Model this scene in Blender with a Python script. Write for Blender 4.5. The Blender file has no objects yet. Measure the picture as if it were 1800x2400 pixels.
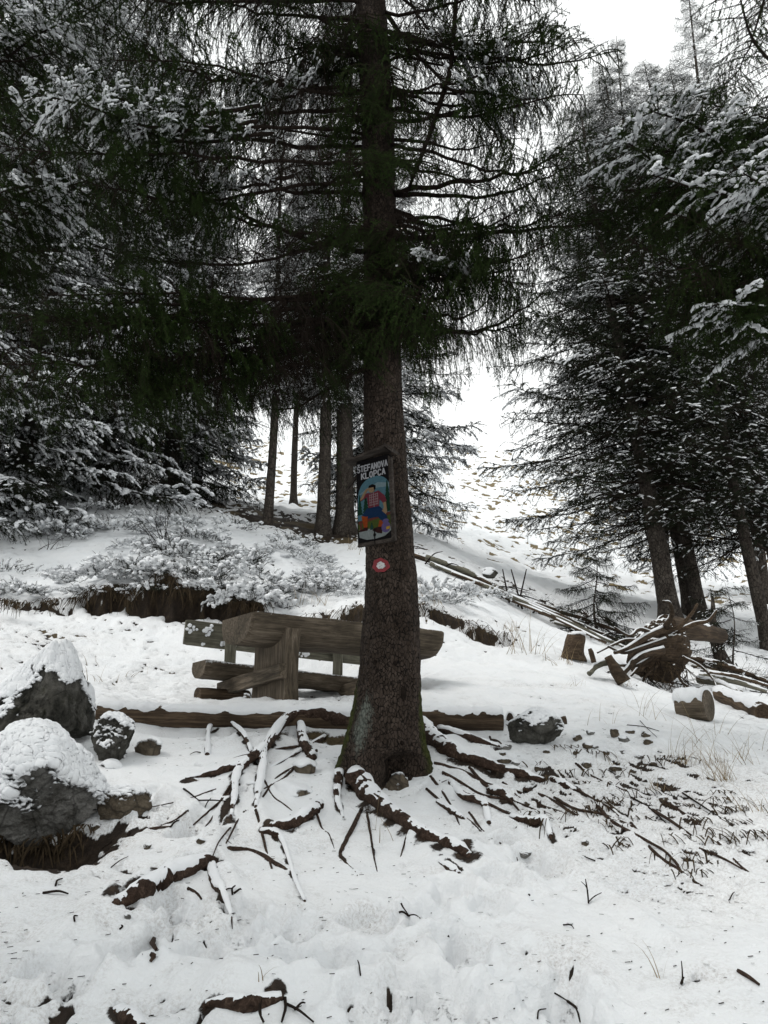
import bpy, math, random
import numpy as np
from mathutils import Vector, Matrix

SC = bpy.context.scene
COL = SC.collection
rng = np.random.default_rng(7)
random.seed(7)

# ------------------------------------------------------------------ camera, sky, light
EYE = 1.6
FPX = 1850.0
PITCH = math.radians(15.1)
cam_d = bpy.data.cameras.new("camera")
cam = bpy.data.objects.new("camera", cam_d)
COL.objects.link(cam)
cam.location = (0, 0, EYE)
cam.rotation_euler = (math.radians(90) + PITCH, 0, 0)
cam_d.sensor_fit = 'VERTICAL'
cam_d.sensor_height = 36.0
cam_d.lens = FPX / 2400 * 36.0
cam_d.clip_start = 0.05
cam_d.clip_end = 1000
SC.camera = cam

world = bpy.data.worlds.new("World")
SC.world = world
world.use_nodes = True
nt = world.node_tree
nt.nodes.clear()
w_out = nt.nodes.new("ShaderNodeOutputWorld")
w_bg = nt.nodes.new("ShaderNodeBackground")
w_sky = nt.nodes.new("ShaderNodeTexSky")
w_sky.sky_type = 'NISHITA'
w_sky.sun_disc = False
w_sky.sun_elevation = math.radians(58)
w_sky.sun_rotation = math.radians(-105)
w_tc = nt.nodes.new("ShaderNodeTexCoord")
w_no = nt.nodes.new("ShaderNodeTexNoise")
w_no.inputs['Scale'].default_value = 1.6
w_no.inputs['Detail'].default_value = 5
w_cr = nt.nodes.new("ShaderNodeValToRGB")      # thick winter cloud, brighter and darker banks
w_cr.color_ramp.elements[0].position = 0.3
w_cr.color_ramp.elements[0].color = (10.2, 10.6, 10.45, 1)
w_cr.color_ramp.elements[1].position = 0.75
w_cr.color_ramp.elements[1].color = (13.1, 13.25, 13.1, 1)
w_mx = nt.nodes.new("ShaderNodeMix")
w_mx.data_type = 'RGBA'
w_mx.inputs[0].default_value = 0.93
nt.links.new(w_tc.outputs['Generated'], w_no.inputs['Vector'])
nt.links.new(w_no.outputs['Fac'], w_cr.inputs['Fac'])
nt.links.new(w_sky.outputs['Color'], w_mx.inputs[6])
nt.links.new(w_cr.outputs['Color'], w_mx.inputs[7])
nt.links.new(w_mx.outputs[2], w_bg.inputs['Color'])
w_bg.inputs['Strength'].default_value = 0.1
nt.links.new(w_bg.outputs[0], w_out.inputs['Surface'])

sun_d = bpy.data.lights.new("sun", 'SUN')
sun = bpy.data.objects.new("sun", sun_d)
COL.objects.link(sun)
sun_d.energy = 1.5
sun_d.angle = math.radians(20)
sun_d.color = (1.0, 0.97, 0.93)
_e, _a = math.radians(58), math.radians(-105)
_sd = Vector((math.sin(_a) * math.cos(_e), math.cos(_a) * math.cos(_e), math.sin(_e)))
sun.rotation_euler = _sd.to_track_quat('Z', 'Y').to_euler()

SC.view_settings.view_transform = 'Standard'
SC.view_settings.look = 'None'
SC.view_settings.gamma = 1
SC.view_settings.use_curve_mapping = False
SC.view_settings.exposure = 0.16
SC.render.engine = 'CYCLES'
SC.cycles.max_bounces = 5
SC.cycles.diffuse_bounces = 3

# ------------------------------------------------------------------ geometry helpers
CP, SP = math.cos(PITCH), math.sin(PITCH)
def ray(px, py):
    a = (px - 900) / FPX
    b = (1200 - py) / FPX
    return Vector((a, CP - b * SP, SP + b * CP))
def W(px, py, Y):
    """the point that far in front (horizontal distance Y) along the line of sight"""
    d = ray(px, py)
    return Vector((0, 0, EYE)) + d * (Y / d.y)
def depth_of(p):
    return p[1] * CP + (p[2] - EYE) * SP
def pxm(p, px):
    return px / FPX * depth_of(p)

_PG = np.random.default_rng(3)
_PERM = _PG.permutation(256)
_PERM = np.concatenate([_PERM, _PERM, _PERM])
_GA = _PG.uniform(0, 2 * np.pi, 256)
_G2 = np.stack([np.cos(_GA), np.sin(_GA)], 1)
_G3 = _PG.normal(size=(256, 3)); _G3 /= np.linalg.norm(_G3, axis=1)[:, None]
def n2(x, y, seed=0):
    x = np.asarray(x, float) + seed * 17.31; y = np.asarray(y, float) - seed * 9.77
    xi = np.floor(x).astype(int); yi = np.floor(y).astype(int)
    xf = x - xi; yf = y - yi
    u = xf**3 * (xf * (xf * 6 - 15) + 10); v = yf**3 * (yf * (yf * 6 - 15) + 10)
    def g(i, j):
        h = _PERM[(_PERM[(xi + i) & 255] + yi + j) & 255]
        return _G2[h, 0] * (xf - i) + _G2[h, 1] * (yf - j)
    a = g(0, 0); b = g(1, 0); c = g(0, 1); d = g(1, 1)
    return 1.4 * ((a + u * (b - a)) * (1 - v) + (c + u * (d - c)) * v)
def fbm(x, y, o=4, seed=0):
    s = 0; a = 1; t = 0
    for k in range(o):
        s = s + a * n2(x * 2**k, y * 2**k, seed + k * 3.3); t += a; a *= 0.5
    return s / t
def n3(P, seed=0):
    P = P + seed * 7.13
    I = np.floor(P).astype(int); F = P - I
    U = F**3 * (F * (F * 6 - 15) + 10)
    out = 0
    for i in (0, 1):
        wx = U[:, 0] if i else 1 - U[:, 0]
        for j in (0, 1):
            wy = U[:, 1] if j else 1 - U[:, 1]
            for k in (0, 1):
                wz = U[:, 2] if k else 1 - U[:, 2]
                h = _PERM[(_PERM[(_PERM[(I[:, 0] + i) & 255] + I[:, 1] + j) & 255] + I[:, 2] + k) & 255]
                g = _G3[h]
                out = out + wx * wy * wz * (g[:, 0] * (F[:, 0] - i) + g[:, 1] * (F[:, 1] - j) + g[:, 2] * (F[:, 2] - k))
    return out * 1.5
def fbm3(P, o=4, seed=0):
    s = 0; a = 1; t = 0
    for k in range(o):
        s = s + a * n3(P * 2**k, seed + k * 2.1); t += a; a *= 0.5
    return s / t
def sstep(a, b, x):
    t = np.clip((x - a) / (b - a), 0, 1)
    return t * t * (3 - 2 * t)

class MB:
    """collects vertices and faces, links them as ONE mesh object"""
    def __init__(s):
        s.v = []; s.t = []; s.q = []; s.tm = []; s.qm = []; s.n = 0; s.at = []
    def add(s, v, tris=None, quads=None, mat=0, snow=0.0):
        v = np.asarray(v, float).reshape(-1, 3)
        s.v.append(v)
        s.at.append(np.broadcast_to(np.asarray(snow, float), (len(v),)).copy())
        if tris is not None and len(tris):
            t = np.asarray(tris, int) + s.n; s.t.append(t); s.tm.append(np.full(len(t), mat))
        if quads is not None and len(quads):
            q = np.asarray(quads, int) + s.n; s.q.append(q); s.qm.append(np.full(len(q), mat))
        s.n += len(v)
        return s
    def mesh(s, name, mats, smooth=True):
        v = np.concatenate(s.v) if s.v else np.zeros((0, 3))
        t = np.concatenate(s.t) if s.t else np.zeros((0, 3), int)
        q = np.concatenate(s.q) if s.q else np.zeros((0, 4), int)
        m = bpy.data.meshes.new(name)
        m.vertices.add(len(v)); m.vertices.foreach_set('co', v.ravel().astype(np.float32))
        m.loops.add(t.size + q.size)
        m.loops.foreach_set('vertex_index', np.concatenate([t.ravel(), q.ravel()]).astype(np.int32))
        m.polygons.add(len(t) + len(q))
        ls = np.concatenate([np.arange(len(t)) * 3, t.size + np.arange(len(q)) * 4])
        m.polygons.foreach_set('loop_start', ls.astype(np.int32))
        mi = np.concatenate((s.tm or []) + (s.qm or [])) if (s.tm or s.qm) else np.zeros(0)
        m.polygons.foreach_set('material_index', mi.astype(np.int32))
        m.polygons.foreach_set('use_smooth', np.full(len(mi), smooth))
        for x in (mats if isinstance(mats, (list, tuple)) else [mats]):
            m.materials.append(x)
        a = np.concatenate(s.at) if s.at else np.zeros(0)
        at = m.attributes.new('snow', 'FLOAT', 'POINT'); at.data.foreach_set('value', a.astype(np.float32))
        m.update(calc_edges=True)
        return m
    def build(s, name, mats, parent=None, smooth=True, matrix=None):
        return link(name, s.mesh(name, mats, smooth), parent, matrix)
def link(name, mesh, parent=None, matrix=None):
    o = bpy.data.objects.new(name, mesh)
    COL.objects.link(o)
    M = matrix.copy() if matrix is not None else Matrix.Identity(4)
    if parent is not None:
        o.parent = parent
        M = Matrix.Translation(-wloc(parent)) @ M
    o.matrix_basis = M
    return o
def wloc(o):
    v = Vector(o.matrix_basis.translation)
    while o.parent is not None:
        o = o.parent; v += o.matrix_basis.translation
    return v
def tag(o, label=None, cat=None, group=None, kind=None):
    if label: o['label'] = label
    if cat: o['category'] = cat
    if group: o['group'] = group
    if kind: o['kind'] = kind
    return o
def empty(name, loc, label, cat, group=None):
    o = bpy.data.objects.new(name, None)
    COL.objects.link(o); o.location = loc; o.empty_display_size = 0.1
    return tag(o, label, cat, group)

def smooth_path(pts, rad, n):
    """Catmull-Rom through points, n samples"""
    P = np.array([list(p) for p in pts], float); R = np.array(rad, float) if np.ndim(rad) else np.full(len(P), rad, float)
    if len(R) != len(P): R = np.interp(np.linspace(0, 1, len(P)), np.linspace(0, 1, len(R)), R)
    if len(P) == 2:
        t = np.linspace(0, 1, n)[:, None]; return P[0] * (1 - t) + P[1] * t, np.interp(t[:, 0], [0, 1], R)
    Q = np.vstack([2 * P[0] - P[1], P, 2 * P[-1] - P[-2]])
    t = np.linspace(0, len(P) - 1 - 1e-6, n); k = t.astype(int); f = (t - k)[:, None]
    a, b, c, d = Q[k], Q[k + 1], Q[k + 2], Q[k + 3]
    out = 0.5 * ((2 * b) + (-a + c) * f + (2 * a - 5 * b + 4 * c - d) * f**2 + (-a + 3 * b - 3 * c + d) * f**3)
    return out, np.interp(t, np.arange(len(P)), R)
def tube(path, rad, sides=6, caps=True, rough=0.0, seed=0, squash=1.0):
    P = np.asarray(path, float); n = len(P); R = np.broadcast_to(np.asarray(rad, float), (n,))
    T = np.gradient(P, axis=0); T /= np.linalg.norm(T, axis=1)[:, None] + 1e-9
    up = np.tile([0, 0, 1.0], (n, 1)); up[np.abs(T[:, 2]) > 0.93] = [0, 1.0, 0]
    if (np.abs(T[:, 2]) > 0.93).any(): up[:] = [0.3, 1.0, 0.1]
    A = np.cross(T, up); A /= np.linalg.norm(A, axis=1)[:, None] + 1e-9
    B = np.cross(A, T)
    th = np.arange(sides) / sides * 2 * np.pi
    V = P[:, None] + R[:, None, None] * (A[:, None] * np.cos(th)[None, :, None] + B[:, None] * (np.sin(th) * squash)[None, :, None])
    V = V.reshape(-1, 3)
    if rough:
        C = np.repeat(P, sides, 0); rr = np.repeat(R, sides)
        f = 1 + rough * fbm3(V / (rr.mean() * 1.8 + 1e-6), 3, seed)
        V = C + (V - C) * f[:, None]
    i = np.arange(n - 1)[:, None] * sides; j = np.arange(sides)[None]; j2 = (j + 1) % sides
    q = np.stack([i + j, i + j2, i + sides + j2, i + sides + j], -1).reshape(-1, 4)
    tr = np.zeros((0, 3), int)
    if caps:
        V = np.vstack([V, P[0], P[-1]]); c0 = n * sides; c1 = c0 + 1
        jj = np.arange(sides); j3 = (jj + 1) % sides; b = (n - 1) * sides
        tr = np.vstack([np.stack([j3, jj, np.full(sides, c0)], 1), np.stack([b + jj, b + j3, np.full(sides, c1)], 1)])
    return V, tr, q
_ico = {}
def ico(sub):
    if sub in _ico: return _ico[sub]
    t = (1 + 5**0.5) / 2
    v = np.array([[-1, t, 0], [1, t, 0], [-1, -t, 0], [1, -t, 0], [0, -1, t], [0, 1, t], [0, -1, -t], [0, 1, -t], [t, 0, -1], [t, 0, 1], [-t, 0, -1], [-t, 0, 1]], float)
    f = np.array([[0, 11, 5], [0, 5, 1], [0, 1, 7], [0, 7, 10], [0, 10, 11], [1, 5, 9], [5, 11, 4], [11, 10, 2], [10, 7, 6], [7, 1, 8], [3, 9, 4], [3, 4, 2], [3, 2, 6], [3, 6, 8], [3, 8, 9], [4, 9, 5], [2, 4, 11], [6, 2, 10], [8, 6, 7], [9, 8, 1]])
    v /= np.linalg.norm(v, axis=1)[:, None]
    for _ in range(sub):
        e = np.sort(np.vstack([f[:, [0, 1]], f[:, [1, 2]], f[:, [2, 0]]]), 1)
        ue, inv = np.unique(e, axis=0, return_inverse=True); inv = inv.ravel()
        m = v[ue[:, 0]] + v[ue[:, 1]]; m /= np.linalg.norm(m, axis=1)[:, None]
        k = len(f); a, b, c = (inv[:k] + len(v), inv[k:2 * k] + len(v), inv[2 * k:] + len(v))
        v = np.vstack([v, m])
        f = np.vstack([np.stack([f[:, 0], a, c], 1), np.stack([f[:, 1], b, a], 1), np.stack([f[:, 2], c, b], 1), np.stack([a, b, c], 1)])
    _ico[sub] = (v, f)
    return v, f

# ------------------------------------------------------------------ materials
def newmat(name):
    m = bpy.data.materials.new(name); m.use_nodes = True
    N = m.node_tree.nodes; L = m.node_tree.links
    return m, N, L, N['Principled BSDF']
def nd(N, t, **k):
    n = N.new(t)
    for a, b in k.items():
        if a in n.inputs: n.inputs[a].default_value = b
        else: setattr(n, a, b)
    return n
def ramp(N, L, src, stops):
    r = N.new('ShaderNodeValToRGB'); e = r.color_ramp.elements
    while len(e) < len(stops): e.new(0.5)
    for i, (p, c) in enumerate(stops):
        e[i].position = p; e[i].color = (*c, 1) if len(c) == 3 else c
    L.new(src, r.inputs['Fac']); return r
def mix(N, L, fac, a, b):
    m = N.new('ShaderNodeMix'); m.data_type = 'RGBA'
    for s, v in ((0, fac), (6, a), (7, b)):
        if hasattr(v, 'is_linked') or hasattr(v, 'links'): L.new(v, m.inputs[s])
        elif s == 0: m.inputs[0].default_value = v
        else: m.inputs[s].default_value = (*v, 1)
    return m.outputs[2]
def math_(N, L, op, a, b=None, c=None):
    m = N.new('ShaderNodeMath'); m.operation = op
    for i, v in enumerate((a, b, c)):
        if v is None: continue
        if hasattr(v, 'links'): L.new(v, m.inputs[i])
        else: m.inputs[i].default_value = v
    return m.outputs[0]
def noise(N, L, scale, detail=4, rough=0.55, vec=None, dist=0):
    n = nd(N, 'ShaderNodeTexNoise', Scale=scale, Detail=detail, Roughness=rough, Distortion=dist)
    if vec is not None: L.new(vec, n.inputs['Vector'])
    return n.outputs['Fac']
def coords(N, L, scale=(1, 1, 1), kind='Object'):
    tc = N.new('ShaderNodeTexCoord'); mp = N.new('ShaderNodeMapping'); mp.inputs['Scale'].default_value = scale
    L.new(tc.outputs[kind], mp.inputs['Vector']); return mp.outputs['Vector']
SNOWC = (0.80, 0.815, 0.83)
def snowcover(N, L, base, vec, sharp=0.25, fine=38, amp=0.9):
    """mix a surface colour with the snow lying on it (attribute 'snow'), ragged at the edge"""
    at = N.new('ShaderNodeAttribute'); at.attribute_name = 'snow'
    nz = noise(N, L, fine, 5, 0.65, vec)
    s = math_(N, L, 'ADD', at.outputs['Fac'], math_(N, L, 'MULTIPLY', math_(N, L, 'SUBTRACT', nz, 0.5), amp))
    r = ramp(N, L, s, [(0.5 - sharp / 2, (0, 0, 0)), (0.5 + sharp / 2, (1, 1, 1))])
    g = noise(N, L, 6, 3, 0.5, vec)
    sc = ramp(N, L, g, [(0.3, (SNOWC[0] * .95, SNOWC[1] * .95, SNOWC[2] * .96)), (0.7, SNOWC)])
    return mix(N, L, r.outputs['Color'], base, sc.outputs['Color']), r.outputs['Color']
def bump(N, L, B, h, strength, dist):
    b = nd(N, 'ShaderNodeBump', Strength=strength, Distance=dist)
    L.new(h, b.inputs['Height']); L.new(b.outputs['Normal'], B.inputs['Normal']); return b

def mat_snow():
    m, N, L, B = newmat('snow')
    v = coords(N, L)
    g = noise(N, L, 9, 4, 0.5, v)
    c = ramp(N, L, g, [(0.3, (0.76, 0.775, 0.80)), (0.7, SNOWC)])
    L.new(c.outputs['Color'], B.inputs['Base Color']); B.inputs['Roughness'].default_value = 0.65
    B.inputs['Specular IOR Level'].default_value = 0.25
    bump(N, L, B, noise(N, L, 55, 5, 0.6, v), 0.5, 0.012)
    return m
def mat_ground():
    m, N, L, B = newmat('snowy_ground')
    v = coords(N, L)
    at = N.new('ShaderNodeAttribute'); at.attribute_name = 'bare'
    ag = N.new('ShaderNodeAttribute'); ag.attribute_name = 'grassy'
    ad = N.new('ShaderNodeAttribute'); ad.attribute_name = 'dusty'
    d1 = noise(N, L, 14, 6, 0.7, v)
    dirt = ramp(N, L, d1, [(0.3, (0.010, 0.007, 0.005)), (0.55, (0.028, 0.019, 0.013)), (0.75, (0.07, 0.05, 0.033))])
    d2 = noise(N, L, 30, 5, 0.7, v)
    gr = ramp(N, L, d2, [(0.3, (0.06, 0.05, 0.025)), (0.6, (0.20, 0.15, 0.075)), (0.8, (0.30, 0.24, 0.14))])
    base = mix(N, L, ag.outputs['Fac'], dirt.outputs['Color'], gr.outputs['Color'])
    fine = math_(N, L, 'MULTIPLY', math_(N, L, 'SUBTRACT', noise(N, L, 42, 6, 0.7, v), 0.5), 0.75)
    s = math_(N, L, 'ADD', at.outputs['Fac'], fine)
    r = ramp(N, L, s, [(0.44, (0, 0, 0)), (0.58, (1, 1, 1))])
    sn = ramp(N, L, noise(N, L, 3.0, 5, 0.6, v), [(0.3, (0.765, 0.785, 0.805)), (0.7, (0.815, 0.825, 0.835))])
    # thin trodden snow lets the soil tint through
    tint = math_(N, L, 'MULTIPLY', ad.outputs['Fac'], ramp(N, L, noise(N, L, 75, 5, 0.75, v), [(0.45, (0, 0, 0)), (0.66, (1, 1, 1))]).outputs['Color'])
    snc = mix(N, L, tint, sn.outputs['Color'], (0.22, 0.17, 0.13))
    col = mix(N, L, r.outputs['Color'], snc, base)
    L.new(col, B.inputs['Base Color'])
    B.inputs['Roughness'].default_value = 0.7; B.inputs['Specular IOR Level'].default_value = 0.2
    h = math_(N, L, 'SUBTRACT', noise(N, L, 36, 6, 0.62, v), math_(N, L, 'MULTIPLY', r.outputs['Color'], 0.9))
    bump(N, L, B, h, 0.75, 0.016)
    return m
def mat_bark(name, plate=True, col=((0.018, 0.012, 0.009), (0.075, 0.052, 0.040), (0.15, 0.12, 0.10)), scale=28, moss=0.0):
    m, N, L, B = newmat(name)
    v = coords(N, L, (1, 1, 0.55))
    nz = nd(N, 'ShaderNodeTexNoise', Scale=9.0, Detail=4.0); L.new(v, nz.inputs['Vector'])
    dv = N.new('ShaderNodeVectorMath'); dv.operation = 'MULTIPLY_ADD'; dv.inputs[1].default_value = (0.06, 0.06, 0.06)
    L.new(nz.outputs['Color'], dv.inputs[0]); L.new(v, dv.inputs[2])
    vo = nd(N, 'ShaderNodeTexVoronoi', Scale=float(scale)); vo.feature = 'DISTANCE_TO_EDGE'; L.new(dv.outputs[0], vo.inputs['Vector'])
    v2 = nd(N, 'ShaderNodeTexVoronoi', Scale=float(scale)); L.new(dv.outputs[0], v2.inputs['Vector'])
    crk = math_(N, L, 'ADD', vo.outputs['Distance'], math_(N, L, 'MULTIPLY', noise(N, L, 16, 4, 0.7, v), 0.16))
    crack = ramp(N, L, crk, [(0.07, (0, 0, 0)), (0.17, (1, 1, 1))])
    tone = ramp(N, L, noise(N, L, 5, 8, 0.75, v), [(0.35, col[1]), (0.62, col[2])])
    sep = N.new('ShaderNodeSeparateColor'); L.new(v2.outputs['Color'], sep.inputs[0])
    pl = mix(N, L, math_(N, L, 'MULTIPLY', sep.outputs[0], 0.75), tone.outputs['Color'], col[1])
    base = mix(N, L, crack.outputs['Color'], col[0], pl)
    if moss:
        at = N.new('ShaderNodeAttribute'); at.attribute_name = 'moss'
        al = N.new('ShaderNodeAttribute'); al.attribute_name = 'lichen'
        mm = ramp(N, L, math_(N, L, 'ADD', at.outputs['Fac'], math_(N, L, 'MULTIPLY', noise(N, L, 26, 5, 0.7, v), 0.6)), [(0.6, (0, 0, 0)), (0.85, (1, 1, 1))])
        ml = ramp(N, L, math_(N, L, 'ADD', al.outputs['Fac'], math_(N, L, 'MULTIPLY', noise(N, L, 45, 5, 0.75, v), 0.8)), [(0.75, (0, 0, 0)), (0.95, (1, 1, 1))])
        base = mix(N, L, math_(N, L, 'MULTIPLY', ml.outputs['Color'], 0.75), base, (0.17, 0.19, 0.165))
        base = mix(N, L, mm.outputs['Color'], base, (0.045, 0.052, 0.012))
    L.new(base, B.inputs['Base Color']); B.inputs['Roughness'].default_value = 0.9
    B.inputs['Specular IOR Level'].default_value = 0.15
    h = math_(N, L, 'ADD', crack.outputs['Color'], math_(N, L, 'MULTIPLY', noise(N, L, 70, 5, 0.7, v), 0.6))
    bump(N, L, B, h, 1.0, 0.022)
    return m
def mat_wood(name, dark, mid, light, snow=True):
    m, N, L, B = newmat(name)
    v = coords(N, L, (1.2, 16, 16)); v0 = coords(N, L)
    g = noise(N, L, 2.4, 7, 0.7, v, 0.6)
    c = ramp(N, L, g, [(0.3, dark), (0.5, mid), (0.72, light)])
    st = ramp(N, L, noise(N, L, 2.2, 4, 0.6, v0), [(0.38, (0.45, 0.45, 0.42)), (0.62, (1.1, 1.1, 1.1))])
    mu = N.new('ShaderNodeMix'); mu.data_type = 'RGBA'; mu.blend_type = 'MULTIPLY'; mu.inputs[0].default_value = 0.8
    L.new(c.outputs['Color'], mu.inputs[6]); L.new(st.outputs['Color'], mu.inputs[7])
    col, r = snowcover(N, L, mu.outputs[2], v0, 0.2, 30)
    L.new(col, B.inputs['Base Color']); B.inputs['Roughness'].default_value = 0.85; B.inputs['Specular IOR Level'].default_value = 0.2
    bump(N, L, B, g, 0.8, 0.008)
    return m
def mat_rock(name, a, b, c, lich=0.5):
    m, N, L, B = newmat(name)
    v = coords(N, L)
    r1 = ramp(N, L, noise(N, L, 5.5, 8, 0.72, v, 0.4), [(0.38, a), (0.49, b), (0.62, c)])
    vo = nd(N, 'ShaderNodeTexVoronoi', Scale=4.5); vo.feature = 'DISTANCE_TO_EDGE'; L.new(v, vo.inputs['Vector'])
    cr = ramp(N, L, vo.outputs['Distance'], [(0.0, (1, 1, 1)), (0.035, (0, 0, 0))])
    c0 = mix(N, L, math_(N, L, 'MULTIPLY', cr.outputs['Color'], 0.6), r1.outputs['Color'], (0.02, 0.018, 0.015))
    li = ramp(N, L, noise(N, L, 13, 6, 0.75, v), [(0.55, (0, 0, 0)), (0.68, (1, 1, 1))])
    c1 = mix(N, L, math_(N, L, 'MULTIPLY', li.outputs['Color'], lich), c0, (0.035, 0.036, 0.018))
    col, r = snowcover(N, L, c1, v, 0.18, 18, 0.55)
    L.new(col, B.inputs['Base Color']); B.inputs['Roughness'].default_value = 0.85; B.inputs['Specular IOR Level'].default_value = 0.25
    h = math_(N, L, 'MULTIPLY', noise(N, L, 22, 8, 0.75, v), math_(N, L, 'SUBTRACT', 1.15, r))
    bump(N, L, B, h, 1.0, 0.05)
    return m
def mat_plain(name, col, rough=0.8, var=0.25, scale=20, trans=0.0):
    m, N, L, B = newmat(name)
    v = coords(N, L)
    d = tuple(x * (1 - var) for x in col); l = tuple(min(1, x * (1 + var)) for x in col)
    r = ramp(N, L, noise(N, L, scale, 4, 0.6, v), [(0.35, d), (0.65, l)])
    L.new(r.outputs['Color'], B.inputs['Base Color']); B.inputs['Roughness'].default_value = rough
    B.inputs['Specular IOR Level'].default_value = 0.06
    return m
M_SNOW = mat_snow()
M_GROUND = mat_ground()
M_TRUNK = mat_bark('spruce_bark', scale=50, moss=1.0, col=((0.006, 0.004, 0.003), (0.026, 0.018, 0.013), (0.085, 0.064, 0.052)))
M_BARK = mat_bark('far_spruce_bark', scale=22, col=((0.02, 0.016, 0.013), (0.045, 0.036, 0.03), (0.11, 0.095, 0.08)))
def mat_root():
    m, N, L, B = newmat('root_bark'); v = coords(N, L)
    g = noise(N, L, 38, 7, 0.75, v, 0.8)
    c = ramp(N, L, g, [(0.35, (0.016, 0.010, 0.007)), (0.52, (0.045, 0.028, 0.02)), (0.68, (0.11, 0.075, 0.055))])
    L.new(c.outputs['Color'], B.inputs['Base Color']); B.inputs['Roughness'].default_value = 0.9; B.inputs['Specular IOR Level'].default_value = 0.15
    bump(N, L, B, g, 1.0, 0.012); return m
M_ROOT = mat_root()
M_TWIG = mat_plain('twig_bark', (0.019, 0.014, 0.011), 0.9)
M_NEEDLE = mat_plain('spruce_needles', (0.019, 0.033, 0.008), 0.6, 0.5, 4)
M_NEEDLE2 = mat_plain('far_spruce_needles', (0.015, 0.021, 0.011), 0.65, 0.4, 3)
M_JUN = mat_plain('juniper_needles', (0.030, 0.034, 0.024), 0.7, 0.4, 9)
M_GRASS = mat_plain('dry_grass', (0.24, 0.18, 0.105), 0.8, 0.4, 8)
M_HANG = mat_plain('hanging_dead_grass', (0.05, 0.036, 0.022), 0.85, 0.5, 8)
M_WOOD = mat_wood('weathered_wood', (0.028, 0.022, 0.016), (0.105, 0.083, 0.060), (0.22, 0.18, 0.138))
M_WOODG = mat_wood('grey_wood', (0.045, 0.042, 0.032), (0.125, 0.118, 0.09), (0.24, 0.225, 0.175))
M_LOG = mat_wood('log_wood', (0.018, 0.012, 0.008), (0.065, 0.044, 0.028), (0.16, 0.115, 0.075))
M_ORANGE = mat_wood('decayed_stump_wood', (0.014, 0.010, 0.007), (0.050, 0.034, 0.022), (0.12, 0.085, 0.055))
M_ROCKG = mat_rock('grey_limestone', (0.10, 0.094, 0.082), (0.22, 0.215, 0.20), (0.36, 0.35, 0.33), 0.2)
M_ROCKD = mat_rock('dark_lichened_limestone', (0.02, 0.02, 0.016), (0.065, 0.062, 0.052), (0.15, 0.145, 0.13), 0.75)
M_ROCKB = mat_rock('brown_limestone', (0.045, 0.036, 0.026), (0.12, 0.095, 0.068), (0.22, 0.18, 0.13), 0.3)

# ------------------------------------------------------------------ terrain
_CT = [  # (px, py, Y) of the ground as it lies in the place
 (0,2400,2.9),(450,2400,2.95),(900,2400,3.0),(1350,2400,2.95),(1800,2400,2.9),
 (0,2200,3.5),(450,2200,3.55),(900,2200,3.6),(1350,2200,3.6),(1800,2200,3.45),
 (0,2050,4.1),(450,2000,4.5),(900,2000,4.6),(1350,2000,4.5),(1800,2000,4.2),
 (250,1900,5.0),(620,1900,5.15),(900,1890,5.35),(1200,1880,5.3),(1500,1880,5.1),(1800,1870,5.0),
 (60,1960,4.6),(60,1800,5.5),(300,1800,5.6),(620,1760,5.9),(1060,1760,5.9),(1400,1750,6.1),(1700,1750,6.2),
 (400,1728,6.3),(700,1732,6.3),(1000,1735,6.3),(1180,1722,6.4),(60,1650,6.8),
 (300,1664,6.9),(600,1656,7.0),(780,1656,7.0),(1000,1662,7.1),(1200,1665,7.3),
 (540,1646,8.1),(790,1648,8.6),(300,1630,8.1),(100,1600,8.0),(1100,1620,8.2),(1400,1640,8.0),(1600,1700,7.3),(1800,1730,7.0),
 (300,1540,9.3),(560,1560,9.4),(800,1580,9.6),(1100,1540,9.6),(1400,1570,9.6),(1600,1640,9.3),(1800,1660,8.9),
 (100,1450,10.0),(300,1460,10.1),(560,1487,10.1),(800,1480,10.2),(1000,1450,10.3),(1200,1490,10.5),(1400,1530,11.0),(1600,1590,10.8),(1800,1640,10.3),
 (0,1300,12.4),(300,1310,12.2),(600,1340,12.3),(800,1370,12.3),(1000,1390,12.0),(1150,1420,12.4),(1350,1490,12.6),(1550,1530,12.8),(1800,1600,12.5),
 (0,1190,15.2),(300,1190,15.6),(500,1215,16.0),(627,1238,16.5),(752,1252,17.0),(830,1252,17.3),(970,1300,15.2),(1100,1350,14.6),(1250,1410,14.6),(1450,1475,14.8),
 (1570,1440,17.0),(1700,1500,16.0),(1800,1480,18.0),
 (1100,1300,22),(1300,1370,22),(950,1230,24),(700,1200,24),(550,1180,26),(1500,1400,23),(1800,1400,26),
 (300,1110,24),(0,1100,24),(600,1120,42),(1000,1150,42),(1250,1200,42),(1500,1260,42),(1800,1290,45),(0,1010,45),(300,1030,45),
 (0,950,80),(600,1035,80),(1000,1045,80),(1150,1046,80),(1260,1062,80),(1500,1110,80),(1800,1160,85),
]
def bank_line(x):
    return 10.35 + 0.32 * n2(x * 1.1, 0 * x + 3.3) + 0.16 * n2(x * 3.3, 0 * x + 8.3) + 0.05 * n2(x * 11, 0 * x + 2.3)
def bank(x, y):
    h = (0.07 + 0.33 * sstep(-4.3, -3.3, x)) * sstep(-5.4, -4.6, x) * (1 - sstep(-2.3, -1.3, x)) + 0.12 * sstep(-2.2, -1.5, x) * (1 - sstep(1.3, 2.2, x))
    hn = h * np.clip(0.9 + 0.9 * n2(x * 1.9, y * 0 + 1.1) + .3 * n2(x * 6, y * 0 + 5.1), .15, 1.6)
    d = y - bank_line(x)
    hh = h + (hn - h) * np.exp(-np.maximum(d, 0) / 0.30)
    return hh * sstep(-0.02, 0.10, d) * (1 - 0.35 * sstep(0.2, 2.5, d)), hn, d
_P = []; _Z = []
for px, py, Y in _CT:
    p = W(px, py, Y); _P.append((p.x, p.y)); _Z.append(p.z - float(bank(np.array([p.x]), np.array([p.y]))[0][0]))
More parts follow.
